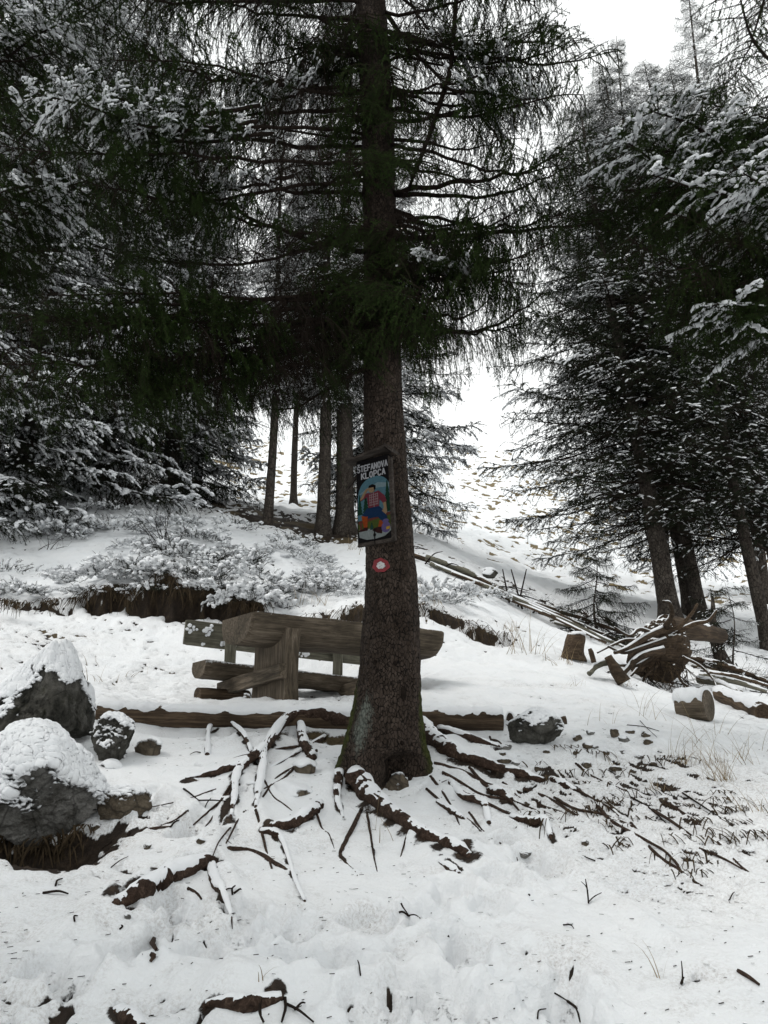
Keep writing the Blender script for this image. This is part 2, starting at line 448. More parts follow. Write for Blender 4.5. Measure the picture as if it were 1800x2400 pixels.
for x, y, z in ((0, 0, 0), (-3, 0, 0.1), (3, 0, -0.15), (0, 1.5, 0.27), (-8, -3, -0.3), (8, -3, -1.2), (0, -6, -1.2), (-10, 5, 2.2), (10, 5, -1.0), (-7, 3, 1.2), (7, 3, -0.5),
                (0, 140, 30), (-80, 140, 34), (80, 140, 24), (-60, 60, 30), (60, 60, 11), (-25, 20, 9), (25, 20, 3.0), (14, 10, 1.5), (-14, 10, 4.0)):
    _P.append((x, y)); _Z.append(z)
def _uv(x, y):
    k = np.maximum(y, -7) + 8
    return np.stack([x / k * 1.6, np.log(k)], -1), k
_U, _K = _uv(np.array([p[0] for p in _P]), np.array([p[1] for p in _P]))
def _phi(r2): return 0.5 * r2 * np.log(r2 + 1e-12)
_A = _phi(((_U[:, None] - _U[None])**2).sum(-1)) + np.eye(len(_U)) * 2e-4
_Q = np.concatenate([np.ones((len(_U), 1)), _U], 1)
_SOL = np.linalg.solve(np.block([[_A, _Q], [_Q.T, np.zeros((3, 3))]]), np.concatenate([np.array(_Z) / _K, np.zeros(3)]))
def Hb(x, y):
    x = np.asarray(x, float); y = np.asarray(y, float); sh = x.shape; x = x.ravel(); y = y.ravel()
    out = np.empty(len(x))
    for i in range(0, len(x), 60000):
        U, k = _uv(x[i:i + 60000], y[i:i + 60000])
        r2 = ((U[:, None] - _U[None])**2).sum(-1)
        out[i:i + 60000] = (_phi(r2) @ _SOL[:len(_U)] + _SOL[-3] + U @ _SOL[-2:]) * k
    return (out + bank(x, y)[0]).reshape(sh)
def Gb(px, py):
    """where the line of sight first meets the base terrain"""
    d = ray(px, py); Y = 1.2 * 1.006 ** np.arange(760)
    x = d.x / d.y * Y; z = EYE + d.z / d.y * Y
    k = np.nonzero(Hb(x, Y) > z)[0]
    i = k[0] if len(k) else 700
    return np.array([x[i], Y[i]])

# roots: pixels along each root, radius in metres at both ends, lift above the snow
ROOTS = [
 ([(800,1712),(745,1702),(672,1712),(619,1765),(577,1792),(553,1822),(549,1870),(541,1912)], (.055,.046,.042,.034,.03,.026,.02,.008), (.10,.12,.12,.05,.03,.02,.01,0)),
 ([(614,1768),(615,1803),(606,1853),(600,1890)], (.028,.026,.024,.010), (.05,.03,.02,0)),
 ([(575,1794),(534,1807),(475,1819),(436,1824)], (.03,.026,.018,.006), (.03,.02,.005,0)),
 ([(703,1718),(714,1752),(735,1776)], (.032,.035,.03), (.08,.03,0)),
 ([(486,1768),(490,1716),(524,1699)], (.017,.018,.016), (.0,.05,.02)),
 ([(543,1702),(570,1731),(590,1763)], (.016,.018,.013), (.03,.04,.0)),
 ([(634,1935),(686,1934),(724,1910),(749,1889)], (.018,.034,.036,.030), (.0,.015,.02,.01)),
 ([(835,1840),(868,1870),(905,1898),(948,1927),(998,1959),(1032,1969),(1068,1985),(1102,2003)], (.075,.058,.046,.04,.036,.03,.032,.02), (.06,.03,.015,.012,.01,.0,.008,-.01)),
 ([(985,1712),(1010,1735),(1041,1757),(1083,1775),(1169,1804),(1230,1820),(1275,1828)], (.065,.06,.055,.042,.036,.034,.02), (.06,.05,.03,.02,.012,.01,-.01)),
 ([(1030,1712),(1096,1730),(1168,1748)], (.03,.03,.014), (.02,.012,-.005)),
 ([(1056,1836),(1082,1867),(1133,1889),(1146,1927)], (.018,.02,.021,.016), (.01,.012,.02,-.01)),
 ([(1027,1879),(1058,1901),(1084,1917)], (.014,.019,.014), (.0,.01,-.004)),
 ([(1147,1850),(1170,1858),(1200,1874)], (.02,.03,.02), (.0,.006,-.01)),
 ([(1082,1857),(1120,1872),(1195,1907)], (.012,.012,.006), (.004,.004,-.002)),
 ([(1200,1916),(1250,1929),(1275,1925),(1291,1958)], (.02,.026,.02,.012), (.0,.01,.01,-.006)),
 ([(1292,1826),(1320,1840),(1354,1854)], (.018,.026,.016), (.0,.008,-.01)),
 ([(846,1900),(812,1968),(798,2005),(833,2043)], (.012,.013,.008,.004), (.005,.006,.003,0)),
 ([(613,1948),(640,1954),(663,1975),(690,2056),(714,2112)], (.016,.02,.012,.008,.006), (.0,.008,.004,.003,0)),
 ([(532,1986),(581,1992),(619,2007),(671,2037)], (.012,.010,.012,.012), (.0,.006,.006,-.002)),
 ([(270,2112),(336,2088),(412,2050),(487,2018)], (.022,.042,.046,.040), (-.01,.012,.016,.004)),
 ([(492,2024),(503,2069),(522,2096),(543,2150)], (.02,.024,.016,.004), (.0,.008,.004,0)),
 ([(481,2352),(540,2353),(591,2358),(658,2336)], (.010,.022,.026,.014), (-.002,.006,.006,-.002)),
 ([(272,2372),(300,2388),(332,2412)], (.016,.026,.02), (.0,.008,.0)),
 ([(1030,2018),(1054,2034),(1076,2046)], (.01,.02,.012), (-.006,.004,-.006)),
 ([(795,1820),(790,1870),(805,1915)], (.03,.022,.008), (.03,.005,-.006)),
]
FOOT = [(870,2165,.11),(940,2160,.08),(1010,2140,.09),(1060,2090,.10),(1150,2120,.10),(1170,2060,.10),(1090,2230,.10),(1050,2210,.07),(1030,2345,.12),(960,2330,.09),(1280,2040,.11),(1240,2010,.09),(1180,1975,.07),(1110,1990,.06),
        (640,2180,.09),(560,2210,.10),(660,2270,.10),(440,2150,.09),(390,2130,.08),(480,2240,.10),(380,2190,.08),(570,2140,.09),(700,2190,.10),(330,1880,.11),(370,1890,.10),(480,1920,.12),(440,1960,.10),(800,2260,.12),(880,2390,.12),
        (300,2250,.10),(180,2290,.10),(110,2260,.09),(1290,2380,.16),(1330,2340,.10),(1130,2370,.09)]
# places where the snow is thin or missing: pixel, radius along x and y in metres, amount
THIN = [ (250,1900,.5,.35,.10),(430,1960,.6,.4,.13),(560,1740,.5,.3,.12),(120,2170,.6,.3,.12),(240,2080,.5,.25,.12),(60,2350,.5,.35,.14),(390,2140,.7,.2,.09),(640,2200,.7,.2,.09),(870,2160,.12,.06,.24),(680,2210,.12,.05,.16),
  (1500,1890,1.1,.7,.11),(1660,2010,1.0,.6,.15),(1350,1850,.6,.5,.07),(1720,1860,.7,.5,.16),(1600,2080,.6,.4,.09),(1400,1950,.5,.3,.08),(1560,1720,.6,.3,.1),(1400,1660,.6,.3,.1),(1250,1900,.4,.3,.10),(900,1960,.5,.2,.07),(650,1980,.5,.3,.08),(1450,1860,.5,.3,.07),(1330,2290,.14,.18,.20),(1660,2330,.14,.08,.30),(1740,2380,.1,.06,.26),(1590,2400,.1,.06,.26),
  (1250,1780,.6,.4,.05),(1450,1780,.5,.3,.07),(1560,1790,.35,.15,.2),(1500,1740,.3,.2,.06),(1300,1690,.3,.2,.05),
  (700,1235,2.6,1.6,.34),(500,1190,3.0,2.0,.30),(850,1262,2.2,1.0,.28),(1000,1300,1.2,.8,.10),(1150,1350,2.2,.6,.18),(1330,1430,2.0,.6,.22),(1500,1490,1.8,.8,.22),(1650,1560,1.2,1.0,.30),(1760,1600,1.3,1.2,.26),
  (400,1560,1.0,.8,.06),(300,1620,.8,.5,.08),(480,1655,.3,.15,.22),(650,1650,.8,.3,.14),(900,1655,.8,.25,.1),(1300,1618,.4,.15,.2),(1480,1600,.6,.4,.12),(1200,1610,.8,.4,.04),
  (60,1510,.7,.5,.22),(20,1440,.4,.4,.22),(200,1480,.7,.4,.10),(560,1420,1.2,.7,.10),(1080,1440,1.5,.5,.14),(1200,1470,.5,.2,.16),(680,1340,1.2,.8,.05),
  (70,1975,.44,.24,.62),(170,1950,.22,.14,.4),(0,2000,.4,.25,.6),(560,1715,.9,.08,.3),(1080,1722,.5,.1,.35),(690,1740,.5,.1,.18) ]
_thin = [(Gb(a, b), rx, ry, k) for a, b, rx, ry, k in THIN]
def seg_dist(x, y, q):
    d = np.full(x.shape, 1e9)
    for i in range(len(q) - 1):
        a = q[i]; b = q[i + 1] - a; L2 = (b**2).sum() + 1e-9
        t = np.clip(((x - a[0]) * b[0] + (y - a[1]) * b[1]) / L2, 0, 1)
        d = np.minimum(d, np.hypot(x - a[0] - t * b[0], y - a[1] - t * b[1]))
    return d
HOL = Gb(60, 1962)
_ridges = []; _foot = []
def terrain_detail(x, y):
    far = sstep(9, 30, y)
    z = 0.06 * fbm(x * 0.9, y * 0.9, 3, 1) * (1 + 4 * far) + (0.015 + 0.03 * sstep(4.6, 7, y)) * fbm(x * 3.2, y * 3.2, 4, 5) * (1 - sstep(20, 40, y))
    # down-slope streaks of the right-hand bank
    c, s = 0.47, -0.88
    al = x * c + y * s; ac = -x * s + y * c
    stw = np.exp(-(((x - 2.0) / 1.5)**4 + ((y - 4.85) / 1.3)**4)) + 0.35 * np.exp(-(((x - 2.6) / 1.2)**2 + ((y - 7.0) / 1.2)**2))
    stk = 0.55 * fbm(al * 1.6 + 0.3 * n2(x * 2, y * 2, 4), ac * 8.5, 4, 11) + 0.6 * fbm(al * 5, ac * 24, 3, 13)
    z = z + 0.062 * stw * stk
    n = 0.55 * fbm(x * 2.3, y * 2.3, 4, 21) + 0.45 * fbm(x * 9, y * 9, 3, 33)
    n = n * (1 - 0.7 * np.clip(stw, 0, 1)) + (stk * 0.62 + 0.34 * fbm(al * 9, ac * 26, 3, 17)) * np.clip(stw, 0, 1)
    # far meadow: tussocks in bands along the contour
    mw = sstep(17, 24, y)
    n = n * (1 - mw) + mw * (0.45 * fbm(x * 0.45, y * 0.9, 4, 41) + 0.55 * fbm(x * 2.1, y * 3.0, 4, 47))
    thin = np.zeros_like(x)
    for cpt, rx, ry, k in _thin:
        thin = thin + k * np.exp(-(((x - cpt[0]) / rx)**2 + ((y - cpt[1]) / ry)**2))
    thin = thin + 0.285 * mw * (1 - 0.35 * sstep(45, 80, y))
    bz, bh, bd = bank(x, y)
    wall = (bh > 0.04) * np.exp(-((bd - 0.03) / 0.13)**2) * np.clip(bh * 3.2, 0, 1) * np.clip(0.95 + 1.6 * fbm(x * 4.5, y * 4.5, 3, 91), 0.1, 1.3)
    thin = thin + 1.1 * wall
    cover = 0.37 - thin - n * 0.72 - (0.55 + 1.3 * sstep(6.6, 7.4, y)) * np.clip(fbm(x * 14, y * 14, 2, 71) - 0.27 + 0.4 * n, 0, 1) * (1 - mw)           # >0: snow lies
    depth = np.clip(cover * 6.5, 0, 1)
    z = z + 0.038 * depth**0.6 * (1 + 2 * far)
    bare = 1 - sstep(-0.02, 0.06, cover)
    z = z + bare * 0.02 * fbm(x * 22, y * 22, 3, 51)
    z = z - wall * 0.10 * (1 + 1.2 * fbm(x * 5, y * 5, 3, 81))
    # trench along the front of the edging log, hollow under the pale boulder
    z = z - 0.11 * np.exp(-((y - 6.40) / 0.14)**2) * sstep(-2.7, -2.3, x) * (1 - sstep(0.9, 1.15, x))
    z = z - 0.24 * np.exp(-(((x - HOL[0]) / 0.42)**2 + ((y - HOL[1]) / 0.26)**2))
    m = (y < 9) & (y > 2)
    xi, yi = x[m], y[m]; zi = np.zeros_like(xi); bi = np.zeros_like(xi)
    for q, w, h in _ridges:
        lo = q.min(0) - 3 * w; hi = q.max(0) + 3 * w
        k = (xi > lo[0]) & (xi < hi[0]) & (yi > lo[1]) & (yi < hi[1])
        if not k.any(): continue
        d = seg_dist(xi[k], yi[k], q); zi[k] += h * np.exp(-(d / w)**2) * (1 + 0.3 * n2(xi[k] * 8, yi[k] * 8, 9))
    for q, w, h in _ridges[:len(ROOTS)]:
        lo = q.min(0) - 3 * w; hi = q.max(0) + 3 * w
        k = (xi > lo[0]) & (xi < hi[0]) & (yi > lo[1]) & (yi < hi[1])
        if k.any():
            d = seg_dist(xi[k], yi[k] + 1.05 * w, q); bi[k] = np.maximum(bi[k], 0.85 * np.exp(-(d / (0.62 * w))**2) * (0.75 + 0.8 * n2(xi[k] * 9, yi[k] * 9, 19)))
    for cpt, r in _foot:
        d = np.hypot(xi - cpt[0], (yi - cpt[1]) * 0.7 ) / r
        d = d * (1 + 0.35 * n2(xi * 11, yi * 11, r * 100))
        zi += -0.060 * (1 - sstep(0.62, 0.95, d)) + 0.018 * np.exp(-((d - 1.15) / 0.22)**2) + 0.012 * (d < 1) * n2(xi * 45, yi * 45, 2)
        bi = np.maximum(bi, (1 - sstep(0.3, 0.9, d)) * 0.40)
    z[m] += zi
    bare[m] = np.maximum(bare[m], bi)
    bare = np.where(stw > 0.1, bare, bare)
    dusty = np.clip(-0.05 + 2.2 * thin + 0.9 * n, 0, 1) * (1 - far)
    grassy = np.clip(sstep(19, 24, y) + 0.4 * (n2(x * 1.5, y * 1.5, 61) > 0.15), 0, 1) * (1 - np.clip(wall * 2, 0, 1)) * (y > 6)
    return z, bare, dusty, grassy
def Gd(px, py):
    """where the line of sight meets the snow, before roots and prints are pressed into it"""
    d = ray(px, py); Y = 2.0 * 1.004 ** np.arange(420)
    x = d.x / d.y * Y; z = EYE + d.z / d.y * Y
    k = np.nonzero(Hb(x, Y) + terrain_detail(x, Y)[0] > z)[0]
    i = k[0] if len(k) else 400
    return np.array([x[i], Y[i]])
_ridges = []; _foot = []
_r2 = []
for pts, rad, lift in ROOTS:
    q = np.array([Gd(*p) for p in pts]); _r2.append((q, 1.9 * max(rad), 0.5 * max(rad)))
for pts, w, h in (([(500,1980),(470,2010),(380,2055),(260,2120),(180,2180)], .10, .05), ([(505,1960),(515,2010),(548,2100)], .05, .03), ([(600,1860),(612,1930),(640,1960)], .05, .03),
                  ([(750,1890),(770,1850),(770,1800)], .07, .04), ([(1100,2003),(1180,2050),(1260,2080)], .06, .03), ([(960,1960),(1010,2010),(1090,2050)], .05, .02),
                  ([(1276,1828),(1350,1880),(1420,1900),(1500,1980)], .06, .03), ([(1200,1830),(1300,1870),(1400,1960)], .05, .025), ([(560,2330),(700,2290),(850,2340)], .12, .04),
                  ([(260,2290),(350,2270),(480,2310),(640,2330)], .10, .05), ([(540,2050),(560,2150),(540,2230)], .05, .02), ([(1330,2040),(1450,2120),(1560,2200)], .06, .03),
                  ([(1240,2200),(1330,2230),(1400,2290)], .09, .03), ([(1040,1850),(1120,1890),(1220,1950)], .035, .025), ([(1000,1800),(1100,1830),(1200,1860)], .03, .02)):
    _r2.append((np.array([Gd(*p) for p in pts]), w, h))
_foot = [(Gd(a, b), r * 1.1) for a, b, r in FOOT]
_ridges = _r2
def build_ground():
    ys = [-7.0]
    while ys[-1] < 140:
        y = ys[-1]
        if y < 2.2: d = 0.25 if y < 1 else 0.08
        elif y < 7: d = 0.0135
        else: d = 0.0135 * (y / 7) ** 1.75
        ys.append(y + d)
    ys = np.array(ys)
    s = np.concatenate([np.linspace(-5, -1, 26)[:-1], np.linspace(-1, 1, 470), np.linspace(1, 5, 26)[1:]])
    s = np.sign(s) * np.where(np.abs(s) > 1, np.abs(s) ** 1.2, np.abs(s))
    Yg, Sg = np.meshgrid(ys, s, indexing='ij')
    Xg = Sg * (0.56 * np.maximum(Yg, 1.5) + 0.55)
    x = Xg.ravel(); y = Yg.ravel()
    d, bare, dusty, grassy = terrain_detail(x, y)
    z = Hb(x, y) + d
    nr, nc = Xg.shape
    i = np.arange(nr - 1)[:, None] * nc; j = np.arange(nc - 1)[None]
    q = np.stack([i + j, i + j + 1, i + nc + j + 1, i + nc + j], -1).reshape(-1, 4)
    mb = MB(); mb.add(np.stack([x, y, z], 1), quads=q)
    o = mb.build('ground', M_GROUND)
    for nme, a in (('bare', bare), ('dusty', dusty), ('grassy', grassy)):
        t = o.data.attributes.new(nme, 'FLOAT', 'POINT'); t.data.foreach_set('value', a.astype(np.float32))
    tag(o, 'snow covered slope with bare soil, trodden path and far meadow', kind='structure')
    global GRID
    GRID = (ys, s, z.reshape(nr, nc))
    return o
ground = build_ground()
bpy.context.view_layer.update()
def hf(x, y):
    """height of the built ground mesh"""
    x = np.atleast_1d(np.asarray(x, float)); y = np.clip(np.atleast_1d(np.asarray(y, float)), -6.9, 139)
    ys, ss, Z = GRID
    i = np.clip(np.searchsorted(ys, y) - 1, 0, len(ys) - 2); f = (y - ys[i]) / (ys[i + 1] - ys[i])
    sv = x / (0.56 * np.maximum(y, 1.5) + 0.55)
    j = np.clip(np.searchsorted(ss, sv) - 1, 0, len(ss) - 2); g = np.clip((sv - ss[j]) / (ss[j + 1] - ss[j]), 0, 1)
    return (Z[i, j] * (1 - g) + Z[i, j + 1] * g) * (1 - f) + (Z[i + 1, j] * (1 - g) + Z[i + 1, j + 1] * g) * f
def gz(x, y): return float(hf(x, y)[0])
_YS = 1.2 * 1.0022 ** np.arange(2100)
def G(px, py, off=0.0):
    d = ray(px, py)
    x = d.x / d.y * _YS; z = EYE + d.z / d.y * _YS
    df = hf(x, _YS) - z; k = np.nonzero(df > 0)[0]
    i = max(1, k[0]) if len(k) else 1800
    f = 0 if not len(k) else df[i] / (df[i] - df[i - 1] + 1e-9)
    Y = _YS[i] * (1 - f) + _YS[i - 1] * f
    return Vector((d.x / d.y * Y, Y, gz(d.x / d.y * Y, Y) + off))
def onY(px, py, Y, off=0.0):
    """ground point below the line of sight at distance Y"""
    p = W(px, py, Y); return Vector((p.x, p.y, gz(p.x, p.y) + off))

# ------------------------------------------------------------------ spruce branches (shared meshes)
def frames(D):
    up = np.tile([0.13, 0.21, 0.97], (len(D), 1)); A = np.cross(D, up); A /= np.linalg.norm(A, axis=1)[:, None] + 1e-9
    return A, np.cross(A, D)
def needles(mb, P0, P1, per_m, nlen, nwid, mat, r):
    D = P1 - P0; Ln = np.linalg.norm(D, axis=1); D = D / (Ln[:, None] + 1e-9)
    cnt = np.maximum(2, (Ln * per_m).astype(int)); idx = np.repeat(np.arange(len(P0)), cnt); n = len(idx)
    A, B = frames(D); t = r.random(n)[:, None]; th = r.random(n) * 2 * np.pi
    rad = A[idx] * np.cos(th)[:, None] + B[idx] * np.sin(th)[:, None]
    b = P0[idx] * (1 - t) + P1[idx] * t
    nd_ = D[idx] * r.uniform(0.5, 0.9, (n, 1)) + rad; nd_ /= np.linalg.norm(nd_, axis=1)[:, None]
    tip = b + nd_ * nlen * r.uniform(0.7, 1.2, (n, 1))
    sd = np.cross(nd_, rad + 0.3 * r.normal(size=(n, 3))); sd /= np.linalg.norm(sd, axis=1)[:, None] + 1e-9
    V = np.stack([b - sd * nwid / 2, b + sd * nwid / 2, tip], 1).reshape(-1, 3)
    mb.add(V, tris=np.arange(3 * n).reshape(-1, 3), mat=mat)
def stems(mb, P0, P1, r0, r1, mat):
    D = P1 - P0; D = D / (np.linalg.norm(D, axis=1)[:, None] + 1e-9); A, B = frames(D); n = len(P0)
    V = []
    for P, rr in ((P0, r0), (P1, r1)):
        rr = np.broadcast_to(rr, (n,))[:, None]
        for k in range(3):
            a = k * 2.0944; V.append(P + rr * (A * math.cos(a) + B * math.sin(a)))
    V = np.stack(V, 1).reshape(-1, 3); b = np.arange(n)[:, None] * 6
    q = np.concatenate([np.stack([b[:, 0] + k, b[:, 0] + (k + 1) % 3, b[:, 0] + 3 + (k + 1) % 3, b[:, 0] + 3 + k], 1) for k in range(3)])
    mb.add(V, quads=q, mat=mat)
_bt = {}
def blob_template(seg, rings):
    if (seg, rings) in _bt: return _bt[(seg, rings)]
    V = [(-1, 0, 0)]
    for i in range(1, rings):
        a = math.pi * i / rings
        for j in range(seg):
            t = 2 * math.pi * j / seg + i * 0.4
            V.append((-math.cos(a), math.sin(a) * math.cos(t), math.sin(a) * math.sin(t)))
    V.append((1, 0, 0)); T = []
    for j in range(seg):
        k = (j + 1) % seg
        T.append((0, 1 + k, 1 + j))
        for i in range(rings - 2):
            a, b = 1 + i * seg, 1 + (i + 1) * seg
            T += [(a + j, a + k, b + k), (a + j, b + k, b + j)]
        e = 1 + (rings - 2) * seg; T.append((e + j, e + k, len(V) - 1))
    _bt[(seg, rings)] = (np.array(V, float), np.array(T)); return _bt[(seg, rings)]
def snow_blobs(mb, P0, P1, wid, thick, mat, r, seg=6, rings=4, lump=0.25):
    if not len(P0): return
    D = P1 - P0; Ln = np.linalg.norm(D, axis=1); D = D / (Ln[:, None] + 1e-9)
    A = np.cross(D, [0, 0, 1.0]); A /= np.linalg.norm(A, axis=1)[:, None] + 1e-6; U = np.cross(A, D)
    T, F = blob_template(seg, rings); n = len(P0); C = (P0 + P1) / 2 + np.array([0, 0, 1.0]) * thick * 0.55
    wid = np.broadcast_to(wid, (n,)) * r.uniform(0.7, 1.3, n); th = thick * r.uniform(0.7, 1.3, n)
    J = 1 + lump * r.normal(size=(n, len(T)))
    V = C[:, None] + (T[None, :, :1] * J[..., None]) * (D * (Ln / 2 * 1.12)[:, None])[:, None] + (T[None, :, 1:2] * J[..., None]) * (A * wid[:, None])[:, None] + (T[None, :, 2:] * J[..., None]) * (U * th[:, None])[:, None]
    mb.add(V.reshape(-1, 3), tris=(F[None] + (np.arange(n) * len(T))[:, None, None]).reshape(-1, 3), mat=mat, snow=1.0)
def branch_mesh(name, seed, L=3.0, nsec=46, seclen=0.75, droop=0.5, hang=1.0, tert=0.075, tlen=(0.10, 0.30), per_m=240, nlen=0.016, nwid=0.0032,
                t0=0.22, needle_p=1.0, snow=0.2, r0=0.022, sag=0.10, snow_w=0.016, snow_t=0.012, blob=(6, 4), mats=None, deadin=0.12, shoots=1, pad=2.0, clump=0.0):
    r = np.random.default_rng(seed); mb = MB()
    t = np.linspace(0, 1, 16)
    axis = np.stack([L * t, 0.05 * L * np.sin(t * 5 + seed) * t, -sag * L * np.sin(t * 1.9) + 0.04 * L * t**3 + 0.012 * r.normal(size=16)], 1)
    rr = r0 * (1 - t)**0.8 + 0.003
    V, tr, q = tube(axis, rr, 5); mb.add(V, tr, q, 0)
    def ax(tt): return np.array([np.interp(tt, t, axis[:, k]) for k in range(3)])
    S0 = []; S1 = []; sr = []; N0 = []; N1 = []; B0 = []; B1 = []; C0 = []; C1 = []
    for i in range(nsec):
        tt = t0 * 0.4 + (0.995 - t0 * 0.4) * ((i + r.random() * 0.8) / nsec) ** 0.8; side = 1 if i % 2 else -1
        ls = seclen * (0.20 + 0.95 * (1 - tt)**0.38) * r.uniform(0.55, 1.15) * min(1, 0.45 + tt * 2.2)
        gap = clump and math.sin(tt * 15 + seed * 1.9 + (1.3 if side > 0 else 0)) < clump
        if gap: ls *= .5
        a = math.radians(r.uniform(38, 72)) * side; up0 = r.uniform(-0.25, 0.15)
        d = np.array([math.cos(a), math.sin(a), up0]); p = ax(tt); n = max(4, int(ls / 0.10)); step = ls / n
        dead = tt < t0 or r.random() < (max(deadin, .8) if gap else deadin)
        ssn = snow * r.choice([0.0, 0.4, 2.2], p=[.40, .25, .35])
        pts = [p]
        for k in range(n):
            d = d + np.array([0, 0, -droop * step * (0.6 + 1.3 * k / n)]) + 0.10 * r.normal(size=3); d /= np.linalg.norm(d)
            pts.append(pts[-1] + d * step)
        pts = np.array(pts)
        for k in range(n):
            S0.append(pts[k]); S1.append(pts[k + 1]); sr.append(0.0055 * (1 - k / n) + 0.0014)
            if not dead: N0.append(pts[k]); N1.append(pts[k + 1])
            if abs(pts[k + 1][2] - pts[k][2]) < .075 and r.random() < ssn * 1.2: C0.append(pts[k]); C1.append(pts[k + 1])
        m = int(ls / tert)
        for k in range(m):
            f = (k + r.random()) / m; q0 = pts[min(int(f * n), n - 1)]; q1 = pts[min(int(f * n) + 1, n)]; p0 = q0 + (q1 - q0) * ((f * n) % 1)
            dd = (q1 - q0); dd /= np.linalg.norm(dd) + 1e-9
            lat = np.cross(dd, [0, 0, 1.0]); lat *= (1 if (k % 2) else -1)
            h = hang * r.uniform(0.5, 1.2)
            e = dd * r.uniform(0.3, 0.8) + lat * r.uniform(0.3, 0.8) * (1.2 - 0.6 * min(1, h)) + np.array([0, 0, -1.0]) * h + 0.15 * r.normal(size=3); e /= np.linalg.norm(e)
            tl = r.uniform(*tlen) * (1.1 - 0.5 * f); ns = 2
            pp = p0
            for w in range(ns):
                e2 = e + np.array([0, 0, -0.35 * h * w]) + 0.12 * r.normal(size=3); e2 /= np.linalg.norm(e2); p2 = pp + e2 * tl / ns
                S0.append(pp); S1.append(p2); sr.append(0.0018)
                if not dead and r.random() < needle_p:
                    N0.append(pp); N1.append(p2)
                    for sh in range(shoots):
                        e4 = e2 * .6 + .75 * r.normal(size=3); e4 /= np.linalg.norm(e4); q4 = pp + (p2 - pp) * r.random(); N0.append(q4); N1.append(q4 + e4 * r.uniform(.025, .065))
                elif dead and r.random() < 0.5:
                    e3 = e2 + 0.7 * r.normal(size=3); S0.append(p2); S1.append(p2 + e3 * 0.05); sr.append(0.0012)
                if abs(e2[2]) < 0.62 and r.random() < ssn: B0.append(pp); B1.append(p2)
                pp = p2
    S0 = np.array(S0); S1 = np.array(S1); sr = np.array(sr)
    stems(mb, S0, S1, sr, sr * 0.7, 0)
    if N0: needles(mb, np.array(N0), np.array(N1), per_m, nlen, nwid, 1, r)
    if B0: snow_blobs(mb, np.array(B0), np.array(B1), snow_w, snow_t, 2, r, *blob)
    if C0: snow_blobs(mb, np.array(C0), np.array(C1), snow_w * pad, snow_t * pad * .75, 2, r, *blob)
    # snow lying along the limb itself
    if snow > 0.15:
        k = np.nonzero(r.random(15) < snow * 1.3)[0]
        if len(k): snow_blobs(mb, axis[k] + [0, 0, 0.012], axis[k + 1] + [0, 0, 0.012], 0.014 + 0.5 * rr[k], 0.012, 2, r)
    return mb.mesh(name, mats or [M_TWIG, M_NEEDLE, M_SNOW])
NEAR = [M_TWIG, M_NEEDLE, M_SNOW]; FARM = [M_TWIG, M_NEEDLE2, M_SNOW]
B_DARK = [branch_mesh('hanging_branch', 11 + k, nsec=52, droop=1.2, hang=1.5, tlen=(0.10, 0.32), tert=0.048, clump=-.15, r0=.016, snow=0.0, snow_w=.010, snow_t=.007, per_m=300, nwid=0.0058, nlen=0.017, sag=0.06, t0=.46) for k in range(5)]
B_FULL = [branch_mesh('full_branch', 21 + k, nsec=50, seclen=.8, droop=1.4, hang=1.5, tlen=(0.10, 0.32), tert=0.05, clump=-.3, snow=0.0, snow_w=.010, snow_t=.007, per_m=300, nwid=0.0058, nlen=0.017, sag=0.05, t0=.28) for k in range(2)]
B_TOPSNOW = [branch_mesh('snowy_near_branch', 31 + k, nsec=44, seclen=0.7, droop=0.8, hang=0.35, tlen=(0.08, 0.2), tert=0.045, snow=0.55, per_m=300, nwid=0.0058, nlen=0.017, snow_w=0.013, snow_t=0.010, pad=2.2, deadin=0.03, t0=0.3) for k in range(3)]
B_DEAD = [branch_mesh('bare_branch', 51 + k, L=2.4, nsec=34, seclen=0.55, droop=0.25, hang=0.3, tlen=(0.06, 0.22), tert=0.10, snow=0.03, needle_p=0.0, deadin=1.0, r0=0.017, sag=0.02) for k in range(3)]
B_MID = [branch_mesh('thin_branch', 61 + k, nsec=34, droop=0.8, hang=1.0, tlen=(0.10, 0.30), tert=0.08, snow=0.0, snow_w=.010, snow_t=.008, per_m=300, nwid=0.0058, nlen=0.018, t0=0.5, deadin=0.2, sag=0.04) for k in range(3)]
far_kw = dict(shoots=0, L=2.6, nsec=34, seclen=0.8, tert=0.085, tlen=(0.12, 0.30), per_m=120, nlen=0.030, nwid=0.010, mats=FARM, t0=0.18, blob=(5, 3), r0=0.018)
B_FSNOW = [branch_mesh('snow_laden_branch', 71 + k, droop=1.5, hang=0.5, snow=0.55, snow_w=0.024, snow_t=0.016, pad=2.3, **far_kw) for k in range(4)]
B_FMID = [branch_mesh('lightly_snowed_branch', 81 + k, droop=0.6, hang=0.5, snow=0.20, snow_w=0.018, snow_t=0.011, pad=2.0, **far_kw) for k in range(4)]
B_FDARK = [branch_mesh('dark_far_branch', 91 + k, droop=0.8, hang=0.7, snow=0.05, snow_w=0.015, snow_t=0.01, **far_kw) for k in range(3)]
far_kw2 = dict(far_kw, nsec=26, tert=0.13, t0=0.35, deadin=0.2)
B_FSPARSE = [branch_mesh('sparse_far_branch', 97 + k, droop=0.45, hang=0.5, snow=0.09, snow_w=0.014, snow_t=0.009, **far_kw2) for k in range(4)]

